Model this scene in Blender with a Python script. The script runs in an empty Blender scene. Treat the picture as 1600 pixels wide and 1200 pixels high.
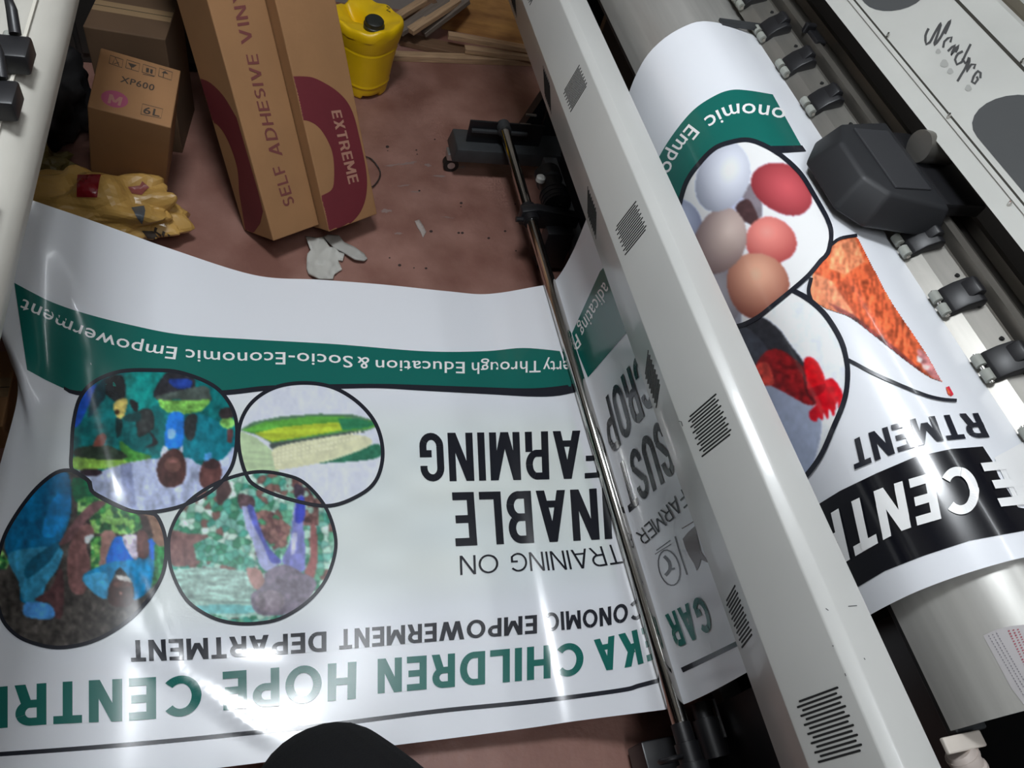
import bpy, bmesh, math, random
import numpy as np
from mathutils import Vector, Matrix
from mathutils.bvhtree import BVHTree

random.seed(7)
S = bpy.context.scene
COL = S.collection

# ------------------------------------------------------------------ camera
FPX = 1150.0                                   # focal length in pixels of the 1600 px frame
CAM = np.array([0.0, 0.0, 1.6])
_y = np.array([-410.0, 1740.0, -FPX]); _y /= np.linalg.norm(_y)        # direction along the printers
_ny = -(FPX * FPX + 410.0 * 330.0) / -1740.0
_z = -np.array([-330.0, -_ny, -FPX]); _z /= np.linalg.norm(_z)         # up
_x = np.cross(_y, _z)
R = np.array([_x, _y, _z])
cd = bpy.data.cameras.new('camera'); cam = bpy.data.objects.new('camera', cd); COL.objects.link(cam)
cd.sensor_width = 36; cd.lens = 36 * FPX / 1600; cd.clip_start = 0.02
cam.matrix_world = Matrix.Translation(Vector(CAM)) @ Matrix(R.tolist()).to_4x4()
S.camera = cam
S.view_settings.view_transform = 'Standard'; S.view_settings.look = 'None'
S.view_settings.gamma = 1; S.view_settings.use_curve_mapping = False
S.view_settings.exposure = 0.0

# ------------------------------------------------------------------ world and lamps
w = bpy.data.worlds.new('world'); S.world = w; w.use_nodes = True
w.node_tree.nodes['Background'].inputs[0].default_value = (0.75, 0.85, 1.0, 1)
w.node_tree.nodes['Background'].inputs[1].default_value = 0.25
def area(name, loc, sx, sy, power, color, rot=(0, 0, 0)):
    l = bpy.data.lights.new(name, 'AREA'); l.shape = 'RECTANGLE'; l.size = sx; l.size_y = sy
    l.energy = power; l.color = color
    o = bpy.data.objects.new(name, l); COL.objects.link(o); o.location = loc; o.rotation_euler = rot
    return o
CEIL = 2.75
PANEL_LAMP = (-0.08, 1.04)                               # square ceiling panel over the aisle
area('panel_light', (*PANEL_LAMP, CEIL - 0.055), 0.42, 0.42, 25, (0.90, 0.95, 1.0))
TUBES = [(0.30, -0.65), (1.08, 0.9)]                     # ceiling tube lamps (x, y), each 1.2 m long; the first is added fill for upright faces
for i, (tx, ty) in enumerate(TUBES):
    area('tube_light', (tx, ty, CEIL - 0.115), 0.10, 1.15, (13, 2.6)[i], (0.90, 0.95, 1.0))

def ray(u, v):
    d = np.array([u - 800.0, 600.0 - v, -FPX]); return R @ (d / np.linalg.norm(d))
def atz(u, v, z):
    d = ray(u, v); return CAM + d * ((z - CAM[2]) / d[2])
def aty(u, v, y):
    d = ray(u, v); return CAM + d * (y / d[1])
def px(p):
    c = R.T @ (np.array(p, float) - CAM); return np.array([800 + FPX * c[0] / -c[2], 600 - FPX * c[1] / -c[2]])

# ------------------------------------------------------------------ materials
def lin(c):
    return tuple(((x / 255) / 12.92 if x / 255 <= 0.04045 else ((x / 255 + 0.055) / 1.055) ** 2.4) for x in c)
def alb(c, white=200.0, a=0.80):
    k = a / lin((white,))[0]
    return tuple(min(0.92, x * k) for x in lin(c))
MATS = {}
def mat(name, color, rough=0.5, metal=0.0, coat=0.0, noise=None, bump=None, alpha=None, spec=0.5, trans=0.0, attr=None, stretch=None):
    """noise=(scale, amount[, color2]) mixes a second tint, bump=(scale, strength)"""
    if name in MATS: return MATS[name]
    m = bpy.data.materials.new(name); m.use_nodes = True; MATS[name] = m
    nt = m.node_tree; b = nt.nodes['Principled BSDF']
    b.inputs['Base Color'].default_value = (*color[:3], 1)
    b.inputs['Roughness'].default_value = rough; b.inputs['Metallic'].default_value = metal
    b.inputs['Coat Weight'].default_value = coat; b.inputs['Coat Roughness'].default_value = 0.08
    b.inputs['Specular IOR Level'].default_value = spec
    b.inputs['Transmission Weight'].default_value = trans
    tc = nt.nodes.new('ShaderNodeTexCoord'); vec = tc.outputs['Object']
    if stretch:
        mp = nt.nodes.new('ShaderNodeMapping'); mp.inputs['Scale'].default_value = stretch
        nt.links.new(vec, mp.inputs['Vector']); vec = mp.outputs['Vector']
    if attr:
        a = nt.nodes.new('ShaderNodeAttribute'); a.attribute_name = attr
        nt.links.new(a.outputs['Color'], b.inputs['Base Color'])
    if noise:
        n = nt.nodes.new('ShaderNodeTexNoise'); n.inputs['Scale'].default_value = noise[0]; n.inputs['Detail'].default_value = 6
        r = nt.nodes.new('ShaderNodeMapRange'); r.inputs['From Min'].default_value = 0.35; r.inputs['From Max'].default_value = 0.68
        mx = nt.nodes.new('ShaderNodeMix'); mx.data_type = 'RGBA'
        c2 = noise[2] if len(noise) > 2 else tuple(x * (1 - noise[1]) for x in color[:3])
        mx.inputs[6].default_value = (*color[:3], 1); mx.inputs[7].default_value = (*c2, 1)
        nt.links.new(vec, n.inputs['Vector']); nt.links.new(n.outputs['Fac'], r.inputs['Value'])
        nt.links.new(r.outputs['Result'], mx.inputs[0]); nt.links.new(mx.outputs[2], b.inputs['Base Color'])
    if bump:
        n2 = nt.nodes.new('ShaderNodeTexNoise'); n2.inputs['Scale'].default_value = bump[0]; n2.inputs['Detail'].default_value = 4
        bp = nt.nodes.new('ShaderNodeBump'); bp.inputs['Strength'].default_value = bump[1]; bp.inputs['Distance'].default_value = 0.01
        nt.links.new(vec, n2.inputs['Vector']); nt.links.new(n2.outputs['Fac'], bp.inputs['Height']); nt.links.new(bp.outputs['Normal'], b.inputs['Normal'])
    return m

VR, VC = 0.22, 0.30                                  # roughness and gloss coat of the printed vinyl
def ink(name, c): return mat('ink_' + name, alb(c), VR, coat=VC)
M_SHEET = mat('vinyl_sheet', (0.8, 0.8, 0.82), VR, coat=VC, attr='Col')
M_PRINT = mat('printed_photo', (0.5, 0.5, 0.5), VR, coat=VC, attr='Col')
GREEN = ink('green', (18, 92, 84)); BLACK = ink('black', (22, 24, 32)); WHITE = ink('white', (222, 224, 230))
LINE = ink('line', (30, 32, 40)); GREY_TEXT = ink('grey', (95, 95, 100)); PANEL = ink('panel', (10, 11, 18))
BEIGE = mat('beige_paint', (0.50, 0.50, 0.48), 0.30, coat=0.35, noise=(6, 0.06))
BEIGE_D = mat('beige_cover', (0.52, 0.52, 0.49), 0.40, noise=(9, 0.08))
BLACK_P = mat('black_plastic', (0.012, 0.012, 0.014), 0.42)
BLACK_M = mat('black_painted_steel', (0.010, 0.010, 0.012), 0.35, noise=(14, 0.3))
DARK = mat('dark_void', (0.006, 0.006, 0.007), 0.7)
GREY_S = mat('grey_painted_steel', (0.042, 0.045, 0.048), 0.45, noise=(20, 0.25))
ALU = mat('aluminium', (0.52, 0.50, 0.46), 0.38, 0.9, noise=(30, 0.25), stretch=(1, 0.1, 1))
ALU_D = mat('dirty_aluminium', (0.30, 0.28, 0.25), 0.45, 0.85, noise=(25, 0.4), stretch=(1, 0.1, 1))
PLATEN = mat('brushed_platen', (0.60, 0.59, 0.56), 0.36, 0.55, noise=(60, 0.12), stretch=(1, 0.06, 1))
CHROME = mat('chrome', (0.62, 0.60, 0.57), 0.14, 1.0)
RUBBER = mat('grey_rubber', (0.30, 0.31, 0.28), 0.6)

# ------------------------------------------------------------------ object helpers
def link(name, me, m=None, parent=None, smooth=False):
    o = bpy.data.objects.new(name, me); COL.objects.link(o)
    if m is not None: me.materials.append(m)
    if parent is not None: o.parent = parent
    if smooth:
        for p in me.polygons: p.use_smooth = True
    return o
def tag(o, label=None, cat=None, group=None, kind=None):
    if label: o['label'] = label
    if cat: o['category'] = cat
    if group: o['group'] = group
    if kind: o['kind'] = kind
    return o
def empty(name, label, cat, group=None, loc=(0, 0, 0)):
    o = bpy.data.objects.new(name, None); COL.objects.link(o); o.empty_display_size = 0.05
    return tag(o, label, cat, group)
class MB:
    def __init__(s): s.bm = bmesh.new()
    def box(s, x0, x1, y0, y1, z0, z1, M=None):
        v = [s.bm.verts.new(Vector((x, y, z)) if M is None else M @ Vector((x, y, z))) for z in (z0, z1) for y in (y0, y1) for x in (x0, x1)]
        for f in ((0, 2, 3, 1), (4, 5, 7, 6), (0, 1, 5, 4), (2, 6, 7, 3), (0, 4, 6, 2), (1, 3, 7, 5)): s.bm.faces.new([v[i] for i in f])
        return s
    def prism(s, prof, y0, y1, M=None, axis='y'):
        """closed polygon prof [(x,z)] extruded along y (or [(x,y)] along z)"""
        def P(a, b, t):
            p = Vector((a, t, b)) if axis == 'y' else (Vector((a, b, t)) if axis == 'z' else Vector((t, a, b)))
            return p if M is None else M @ p
        A = [s.bm.verts.new(P(a, b, y0)) for a, b in prof]; B = [s.bm.verts.new(P(a, b, y1)) for a, b in prof]
        n = len(prof)
        for i in range(n): s.bm.faces.new((A[i], A[(i + 1) % n], B[(i + 1) % n], B[i]))
        s.bm.faces.new(A[::-1]); s.bm.faces.new(B)
        return s
    def tube(s, pts, r, n=14, caps=True):
        pts = [Vector(p) for p in pts]; rings = []
        rr = r if isinstance(r, (list, tuple)) else [r] * len(pts)
        a = None
        for i, p in enumerate(pts):
            d = (pts[min(i + 1, len(pts) - 1)] - pts[max(i - 1, 0)]).normalized()
            a = d.orthogonal() if a is None else a - d * a.dot(d)
            a.normalize(); b = d.cross(a)
            rings.append([s.bm.verts.new(p + rr[i] * (math.cos(2 * math.pi * k / n) * a + math.sin(2 * math.pi * k / n) * b)) for k in range(n)])
        for A, B in zip(rings, rings[1:]):
            for k in range(n): s.bm.faces.new((A[k], A[(k + 1) % n], B[(k + 1) % n], B[k]))
        if caps: s.bm.faces.new(rings[0][::-1]); s.bm.faces.new(rings[-1])
        return s
    def cyl(s, a, b, r, n=24): return s.tube([a, b], r, n)
    def bevel(s, w=0.003, seg=2):
        bmesh.ops.recalc_face_normals(s.bm, faces=s.bm.faces[:])
        bmesh.ops.bevel(s.bm, geom=[e for e in s.bm.edges if e.is_manifold and e.calc_face_angle(0) > 0.5], offset=w, segments=seg, affect='EDGES', profile=0.5, clamp_overlap=True)
        return s
    def build(s, name, m, parent=None, smooth=False):
        bmesh.ops.recalc_face_normals(s.bm, faces=s.bm.faces[:])
        me = bpy.data.meshes.new(name); s.bm.to_mesh(me); s.bm.free()
        o = link(name, me, m, parent, smooth)
        if smooth:
            try: me.set_sharp_from_angle(angle=math.radians(38))
            except Exception: pass
        return o

# ------------------------------------------------------------------ things printed or written on a surface
class Caster:
    """a surface that print is laid on; print is laid where the surface is seen along a ray"""
    def __init__(s, objs, face=None):
        s.face = face      # only lay print on faces that look this way
        vs, fs, s.nv, s.sm = [], [], [], []
        for o in objs:
            n = len(vs); mw = o.matrix_world if o.parent is None else o.parent.matrix_basis @ o.matrix_basis
            vs += [mw @ v.co for v in o.data.vertices]; s.nv += [mw.to_3x3() @ v.normal for v in o.data.vertices]
            for p in o.data.polygons:
                q = [i + n for i in p.vertices]
                for k in range(1, len(q) - 1): fs.append((q[0], q[k], q[k + 1])); s.sm.append(p.use_smooth)
        s.v, s.f, s.n = vs, fs, None; s.t = BVHTree.FromPolygons(vs, fs)
    def hit(s, u, v, off):
        d = Vector(ray(u, v)); h = s.t.ray_cast(Vector(CAM), d)
        if h[0] is None:
            return None
        n = h[1] if h[1].dot(d) < 0 else -h[1]
        if s.face is not None and n.dot(s.face) < .9: return None
        s.n = n
        if s.sm[h[2]]:
            a, b, c = (s.v[i] for i in s.f[h[2]]); p = h[0]
            v0, v1, v2 = b - a, c - a, p - a; d00, d01, d11, d20, d21 = v0.dot(v0), v0.dot(v1), v1.dot(v1), v2.dot(v0), v2.dot(v1)
            den = d00 * d11 - d01 * d01
            if abs(den) > 1e-16:
                y = (d11 * d20 - d01 * d21) / den; z = (d00 * d21 - d01 * d20) / den; i, j, k = s.f[h[2]]
                m = ((1 - y - z) * s.nv[i] + y * s.nv[j] + z * s.nv[k]).normalized(); s.n = m if m.dot(n) > 0 else -m
        return h[0] + n * off
def cast_bm(bm, surf, off):
    """bm holds pixel coordinates (u, v, 0); moves every vertex on to the surface"""
    dead = []; nl = bm.verts.layers.float_vector.new('nrm'); lf = bm.verts.layers.float.get('lift')
    for v in bm.verts:
        p = surf.hit(v.co.x, v.co.y, off + (v[lf] if lf is not None else 0))
        if p is None: dead.append(v)
        else: v.co = p; v[nl] = surf.n
    if dead: bmesh.ops.delete(bm, geom=dead, context='VERTS')
def refine(bm, L):
    for _ in range(7):
        es = [e for e in bm.edges if e.calc_length() > L]
        if not es: break
        bmesh.ops.subdivide_edges(bm, edges=es, cuts=1)
        bmesh.ops.triangulate(bm, faces=[f for f in bm.faces if len(f.verts) > 3])
def dense(pts, step=6.0, closed=False):
    pts = [np.array(p, float) for p in pts]
    if closed: pts = pts + [pts[0]]
    out = []
    for i in range(len(pts) - 1):       # Catmull-Rom
        p1, p2 = pts[i], pts[i + 1]
        p0 = pts[i - 1] if i > 0 else (pts[-2] if closed else 2 * p1 - p2)
        p3 = pts[i + 2] if i + 2 < len(pts) else (pts[1] if closed else 2 * p2 - p1)
        n = max(1, int(np.linalg.norm(p2 - p1) / step))
        for k in range(n):
            t = k / n
            out.append(0.5 * (2 * p1 + (p2 - p0) * t + (2 * p0 - 5 * p1 + 4 * p2 - p3) * t * t + (3 * p1 - p0 - 3 * p2 + p3) * t ** 3))
    if not closed: out.append(pts[-1])
    return out
def bm_out(bm, name, m, parent):
    nl = bm.verts.layers.float_vector.get('nrm'); nr = None
    if nl is not None:
        bm.normal_update(); fl = [f for f in bm.faces if f.normal.dot(sum((v[nl] for v in f.verts), Vector())) < 0]
        bmesh.ops.reverse_faces(bm, faces=fl); bm.verts.index_update(); nr = [v[nl].copy() for v in bm.verts]; bm.verts.layers.float_vector.remove(nl)
    me = bpy.data.meshes.new(name); bm.to_mesh(me); bm.free()
    mw = Matrix.Identity(4); q = parent
    while q is not None: mw = q.matrix_basis @ mw; q = q.parent
    iv = mw.inverted(); me.transform(iv); o = link(name, me, m, parent, True)
    if nr is not None and len(nr): me.normals_split_custom_set_from_vertices([(iv.to_3x3() @ n).normalized() for n in nr])
    return o
def poly_px(bm, pts):
    vs = [bm.verts.new((p[0], p[1], 0)) for p in pts]
    es = [bm.edges.new((vs[i], vs[(i + 1) % len(vs)])) for i in range(len(vs))]
    bmesh.ops.triangle_fill(bm, use_beauty=True, edges=es)
def ribbon_px(bm, pts, wd, closed=False, step=5.0, curve=True):
    P = dense(pts, step, closed) if curve else [np.array(p, float) for p in pts]
    n = len(P); A = []
    for i, p in enumerate(P):
        a = P[(i - 1) % n] if closed else P[max(i - 1, 0)]
        b = P[(i + 1) % n] if closed else P[min(i + 1, n - 1)]
        d = b - a; d = d / (np.linalg.norm(d) + 1e-9); nn = np.array([-d[1], d[0]]) * wd / 2
        A.append((bm.verts.new((*(p + nn), 0)), bm.verts.new((*(p - nn), 0))))
    for i in range(n if closed else n - 1):
        a, b = A[i], A[(i + 1) % n]; bm.faces.new((a[0], b[0], b[1], a[1]))
def band_px(bm, top, bot, n=80, k=4):
    def samp(pts):
        P = dense(pts, 3.0); d = [0]
        for a, b in zip(P, P[1:]): d.append(d[-1] + np.linalg.norm(b - a))
        P = np.array(P); d = np.array(d) / d[-1]; t = np.linspace(0, 1, n)
        return np.stack([np.interp(t, d, P[:, 0]), np.interp(t, d, P[:, 1])], 1)
    a, b = samp(top), samp(bot)
    G = [[bm.verts.new((*(a[i] + (b[i] - a[i]) * j / k), 0)) for j in range(k + 1)] for i in range(n)]
    for i in range(n - 1):
        for j in range(k): bm.faces.new((G[i][j], G[i + 1][j], G[i + 1][j + 1], G[i][j + 1]))
def decal(name, surf, parent, m, polys=(), ribs=(), bands=(), off=0.0008, L=9.0):
    bm = bmesh.new()
    for p in polys: poly_px(bm, p)
    refine(bm, L)
    for r in ribs: ribbon_px(bm, *r[:2], **(r[2] if len(r) > 2 else {}))
    for b in bands: band_px(bm, *b)
    cast_bm(bm, surf, off)
    return bm_out(bm, name, m, parent)
# --- lettering
_cu = bpy.data.curves.new('lettering_source', 'FONT'); _to = bpy.data.objects.new('lettering_source', _cu); COL.objects.link(_to)
def text_mesh(body, bold=0.0, space=1.0):
    _cu.body = body; _cu.offset = bold; _cu.space_character = space; _cu.resolution_u = 3
    return bpy.data.meshes.new_from_object(_to.evaluated_get(bpy.context.evaluated_depsgraph_get()))
def _hm(b, bold):
    me = text_mesh(b, bold); y = [v.co.y for v in me.vertices]; bpy.data.meshes.remove(me); return min(y), max(y)
def text_px(bm, body, base, cap, bold=0.0, space=1.0, L=9.0):
    bpy.context.view_layer.update()
    y0, y1 = _hm('H', bold)
    me = text_mesh(body, bold, space)
    xs = [v.co.x for v in me.vertices]; xa, xb = min(xs), max(xs)
    def path(pts):
        P = np.array(dense(pts, 2.0)); d = np.concatenate([[0], np.cumsum(np.linalg.norm(np.diff(P, axis=0), axis=1))]); return P, d / d[-1], d[-1]
    B, tb, lb = path(base)
    C = None if isinstance(cap, (int, float)) else path(cap)
    t_bm = bmesh.new(); t_bm.from_mesh(me); bpy.data.meshes.remove(me)
    bmesh.ops.triangulate(t_bm, faces=t_bm.faces[:])
    for v in t_bm.verts:
        s = (v.co.x - xa) / (xb - xa); h = (v.co.y - y0) / (y1 - y0)
        b = np.array([np.interp(s, tb, B[:, 0]), np.interp(s, tb, B[:, 1])])
        if C is None:
            e = 0.02
            d = np.array([np.interp(min(1, s + e), tb, B[:, i]) - np.interp(max(0, s - e), tb, B[:, i]) for i in (0, 1)]); d /= np.linalg.norm(d)
            c = b + np.array([d[1], -d[0]]) * cap
        else: c = np.array([np.interp(s, C[1], C[0][:, 0]), np.interp(s, C[1], C[0][:, 1])])
        v.co = (*(b + (c - b) * h), 0)
    refine(t_bm, L)
    me2 = bpy.data.meshes.new('t'); t_bm.to_mesh(me2); t_bm.free(); bm.from_mesh(me2); bpy.data.meshes.remove(me2)
def text(name, surf, parent, m, items, bold=0.0, space=1.0, off=0.0014, L=9.0):
    for it in items:
        bm = bmesh.new(); text_px(bm, it[0], it[1], it[2], bold, it[3] if len(it) > 3 else space, L)
        cast_bm(bm, surf, off); bm_out(bm, name, m, parent)
# --- block capitals drawn from straight and round strokes
def _rect(x0, y0, x1, y1): return [[(x0, y0), (x1, y0), (x1, y1), (x0, y1)]]
def _para(a, b, t, y0=0.0, y1=1.0): return [[(a, y0), (a + t, y0), (b + t, y1), (b, y1)]]
def _ring(cx, cy, rx, ry, tx, ty, a0, a1, n=20):
    out = []
    for i in range(n):
        q = [math.radians(a0 + (a1 - a0) * (i + k) / n) for k in (0, 1)]
        out.append([(cx + rx * math.cos(q[0]), cy + ry * math.sin(q[0])), (cx + rx * math.cos(q[1]), cy + ry * math.sin(q[1])),
                    (cx + (rx - tx) * math.cos(q[1]), cy + (ry - ty) * math.sin(q[1])), (cx + (rx - tx) * math.cos(q[0]), cy + (ry - ty) * math.sin(q[0]))])
    return out
def _rr(W, t, h, y0=0.0, y1=1.0, rad=None, parts='lrtb'):
    r = rad; p = []
    if 'l' in parts: p += _rect(0, y0 + r, t, y1 - r)
    if 'r' in parts: p += _rect(W - t, y0 + r, W, y1 - r)
    p += _rect(r, y0, W - r, y0 + h) + _rect(r, y1 - h, W - r, y1)
    p += _ring(r, y0 + r, r, r, t, h, 180, 270, 6) + _ring(W - r, y0 + r, r, r, t, h, 270, 360, 6) + _ring(W - r, y1 - r, r, r, t, h, 0, 90, 6) + _ring(r, y1 - r, r, r, t, h, 90, 180, 6)
    return p
def glyph(c, t, cond):
    h = t * .88; w = .56 if cond else .70; tt = t * 1.12; r = t * 1.25
    if c == 'I': return t, _rect(0, 0, t, 1)
    if c == 'L': W = w * .85; return W, _rect(0, 0, t, 1) + _rect(0, 0, W, h)
    if c == 'T': W = w * .9; return W, _rect(W / 2 - t / 2, 0, W / 2 + t / 2, 1) + _rect(0, 1 - h, W, 1)
    if c == 'E': W = w * .85; return W, _rect(0, 0, t, 1) + _rect(0, 0, W, h) + _rect(0, 1 - h, W, 1) + _rect(0, .5 - h / 2, W * .92, .5 + h / 2)
    if c == 'F': W = w * .82; return W, _rect(0, 0, t, 1) + _rect(0, 1 - h, W, 1) + _rect(0, .46 - h / 2, W * .92, .46 + h / 2)
    if c == 'H': W = w * 1.02; return W, _rect(0, 0, t, 1) + _rect(W - t, 0, W, 1) + _rect(0, .5 - h / 2, W, .5 + h / 2)
    if c == 'N': W = w * 1.04; return W, _rect(0, 0, t, 1) + _rect(W - t, 0, W, 1) + _para(W - tt, 0, tt)
    if c == 'M': W = w * 1.28; return W, _rect(0, 0, t, 1) + _rect(W - t, 0, W, 1) + (_para(W / 2 - tt / 2, 0, tt, 0 if cond else .22) + _para(W / 2 - tt / 2, W - tt, tt, 0 if cond else .22))
    if c == 'A': W = w * 1.15; return W, _para(0, W / 2 - tt / 2, tt) + _para(W - tt, W / 2 - tt / 2, tt) + _rect(W * .2, .2, W * .8, .2 + h * .9)
    if c == 'V': W = w * 1.15; return W, _para(W / 2 - tt / 2, 0, tt) + _para(W / 2 - tt / 2, W - tt, tt)
    if c == 'W': W = w * 1.75; return W, _para(W * .27 - tt / 2, 0, tt) + _para(W * .27 - tt / 2, W / 2 - tt / 2, tt) + _para(W * .73 - tt / 2, W / 2 - tt / 2, tt) + _para(W * .73 - tt / 2, W - tt, tt)
    if c == 'X': W = w; return W, _para(0, W - tt, tt) + _para(W - tt, 0, tt)
    if c == 'Y': W = w * 1.08; return W, _rect(W / 2 - t / 2, 0, W / 2 + t / 2, .45) + _para(W / 2 - tt / 2, 0, tt, .4) + _para(W / 2 - tt / 2, W - tt, tt, .4)
    if c == 'K': W = w * 1.04; return W, _rect(0, 0, t, 1) + _para(t * .6, W - tt * 1.1, tt * 1.1, .36, 1) + _para(W - tt * 1.1, W * .30, tt * 1.1, 0, .62)
    if c == 'P': W = w * .95; m = .38; return W, _rect(0, 0, t, 1) + _rect(0, 1 - h, W * .55, 1) + _rect(0, m, W * .55, m + h) + _ring(W * .5, (1 + m) / 2, W * .5, (1 - m) / 2, t, h, -90, 90)
    if c == 'R': W = w * 1.0; m = .38; return W, _rect(0, 0, t, 1) + _rect(0, 1 - h, W * .55, 1) + _rect(0, m, W * .55, m + h) + _ring(W * .5, (1 + m) / 2, W * .47, (1 - m) / 2, t, h, -90, 90) + (_rect(W * .97 - t, 0, W * .97, .42) if cond else _para(W - tt, W * .45, tt, 0, m + h * .5))
    if c == 'B': W = w * 1.0; return W, _rect(0, 0, t, 1) + sum([_rect(0, y, W * .55, y + h) for y in (0, .5 - h / 2, 1 - h)], []) + _ring(W * .5, .75 - h / 4, W * .47, .25 + h / 4, t, h, -90, 90) + _ring(W * .5, .25 + h / 4, W * .5, .25 + h / 4, t, h, -90, 90)
    if c == 'D': W = w * 1.08; return W, _rect(0, 0, t, 1) + _rect(0, 0, W * .5, h) + _rect(0, 1 - h, W * .5, 1) + _ring(W * .45, .5, W * .55, .5, t, h, -90, 90)
    if c == 'U': W = w * 1.02; return W, _rect(0, W / 2, t, 1) + _rect(W - t, W / 2, W, 1) + _ring(W / 2, W / 2, W / 2, W / 2, t, h, 180, 360)
    if c in 'OCG':
        W = w * (1.0 if cond else 1.3)
        if cond:
            p = _rr(W, t, h, rad=W / 2, parts='l' if c != 'O' else 'lr')
            if c != 'O': p += _rect(W - t, .68, W, 1 - W / 2) + (_rect(W - t, W / 2, W, .34) if c == 'C' else _rect(W - t, W / 2, W, .5) + _rect(W * .5, .5 - h, W, .5))
            return W, p
        if c == 'O': return W, _ring(W / 2, .5, W / 2, .5, t, h, 0, 360, 36)
        if c == 'C': return W * .93, _ring(W / 2, .5, W / 2, .5, t, h, 42, 318, 32)
        return W * .96, _ring(W / 2, .5, W / 2, .5, t, h, 42, 325, 32) + _rect(W * .9 - t, .16, W * .9, .5) + _rect(W * .52, .5 - h, W * .9, .5)
    if c == 'S':
        W = w * (.98 if cond else .85); m = .5 + h / 2
        if cond: return W, _ring(W / 2, 1 - W / 2, W / 2, W / 2, t, h, 0, 180, 14) + _rect(W - t, .70, W, 1 - W / 2) + _para(W - tt * 1.15, 0, tt * 1.15, W * .62, 1 - W * .62) + _rect(0, 1 - W * .66, t, 1 - W / 2) + _rect(W - t, W / 2, W, W * .66) + _ring(W / 2, W / 2, W / 2, W / 2, t, h, 180, 360, 14) + _rect(0, W / 2, t, .30)
        return W, _ring(W / 2, .75 - h / 4, W / 2, .25 + h / 4, t, h, 35, 270, 18) + _ring(W / 2, .25 + h / 4, W / 2, .25 + h / 4, t, h, -145, 90, 18)
    if c == '6': W = w * .9; return W, _ring(W / 2, .33, W / 2, .33, t, h, 0, 360, 24) + _rect(0, .3, t, .6) + _ring(W / 2, .6, W / 2, .4, t, h, 50, 180, 12)
    if c == '0': W = w * .9; return W, _ring(W / 2, .5, W / 2, .5, t, h, 0, 360, 28)
    return w * .5, []
def caps_px(bm, body, base, cap, t=.19, cond=False, gap=None, L=8.0):
    gap = (.10 if cond else .12) if gap is None else gap
    polys, x = [], 0.0
    for c in body:
        W, ps = glyph(c, t, cond); polys += [[(a + x, b) for a, b in p] for p in ps]; x += W + gap
    tot = x - gap
    def path(pts):
        P = np.array(dense(pts, 2.0)); d = np.concatenate([[0], np.cumsum(np.linalg.norm(np.diff(P, axis=0), axis=1))]); return P, d / d[-1]
    B, tb = path(base); C, tc = path(cap)
    tb_ = bmesh.new()
    lf = tb_.verts.layers.float.new('lift')      # overlapping strokes never share a plane
    for k, p in enumerate(polys):
        vs_ = [tb_.verts.new((a / tot, b, 0)) for a, b in p]
        for v in vs_: v[lf] = (k % 8) * .00012
        tb_.faces.new(vs_)
    def mp(v):
        s, h = v.co.x, v.co.y
        b = np.array([np.interp(s, tb, B[:, 0]), np.interp(s, tb, B[:, 1])]); c = np.array([np.interp(s, tc, C[:, 0]), np.interp(s, tc, C[:, 1])])
        v.co = (*(b + (c - b) * h), 0)
    for v in tb_.verts: mp(v)
    refine(tb_, L)
    me2 = bpy.data.meshes.new('t'); tb_.to_mesh(me2); tb_.free(); bm.from_mesh(me2); bpy.data.meshes.remove(me2)
def caps(name, surf, parent, m, items, t=.19, cond=False, gap=None, off=0.0014, L=8.0):
    for it in items:
        bm = bmesh.new(); caps_px(bm, it[0], it[1], it[2], t, cond, gap, L)
        cast_bm(bm, surf, off); bm_out(bm, name, m, parent)
# --- painted pictures: (polygon | ellipse, colour, noise) layers on a fine grid
def inside(P, poly):
    poly = np.array(poly, float); x, y = P[:, 0], P[:, 1]; r = np.zeros(len(P), bool); j = len(poly) - 1
    for i in range(len(poly)):
        xi, yi = poly[i]; xj, yj = poly[j]
        c = ((yi > y) != (yj > y)) & (x < (xj - xi) * (y - yi) / (yj - yi + 1e-12) + xi); r ^= c; j = i
    return r
def vnoise(P, sc, seed=0, sx=1.0, sy=1.0):
    q = P / sc * np.array([sx, sy]); i = np.floor(q).astype(int); f = q - i; f = f * f * (3 - 2 * f)
    def h(a, b):
        k = (a * 374761393 + b * 668265263 + seed * 974711) & 0x7fffffff; k = ((k ^ (k >> 13)) * 1274126177) & 0x7fffffff
        return (k & 0xffff) / 65535.0
    a, b = i[:, 0], i[:, 1]
    return (h(a, b) * (1 - f[:, 0]) + h(a + 1, b) * f[:, 0]) * (1 - f[:, 1]) + (h(a, b + 1) * (1 - f[:, 0]) + h(a + 1, b + 1) * f[:, 0]) * f[:, 1]
def voro(P, cell, palette, seed):
    rng = np.random.RandomState(seed); lo = P.min(0) - cell; n = ((P.max(0) + cell - lo) / cell).astype(int) + 1
    pts = lo + (np.stack(np.meshgrid(np.arange(n[0]), np.arange(n[1]), indexing='ij'), -1).reshape(-1, 2) + rng.rand(n[0] * n[1], 2)) * cell
    col = np.array(palette, float)[rng.randint(0, len(palette), len(pts))]; out = np.zeros((len(P), 3))
    W = P + 0.35 * cell * np.stack([vnoise(P, cell * .5, seed + 1), vnoise(P, cell * .5, seed + 2)], 1)
    for k in range(0, len(P), 2000):
        d = ((W[k:k + 2000, None] - pts[None]) ** 2).sum(2); o = np.argsort(d, 1)[:, :2]
        d0 = np.sqrt(np.take_along_axis(d, o, 1)); edge = np.clip((d0[:, 1] - d0[:, 0]) / (cell * .35), 0, 1)
        out[k:k + 2000] = col[o[:, 0]] * (0.78 + 0.22 * edge[:, None])
    return out
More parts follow.
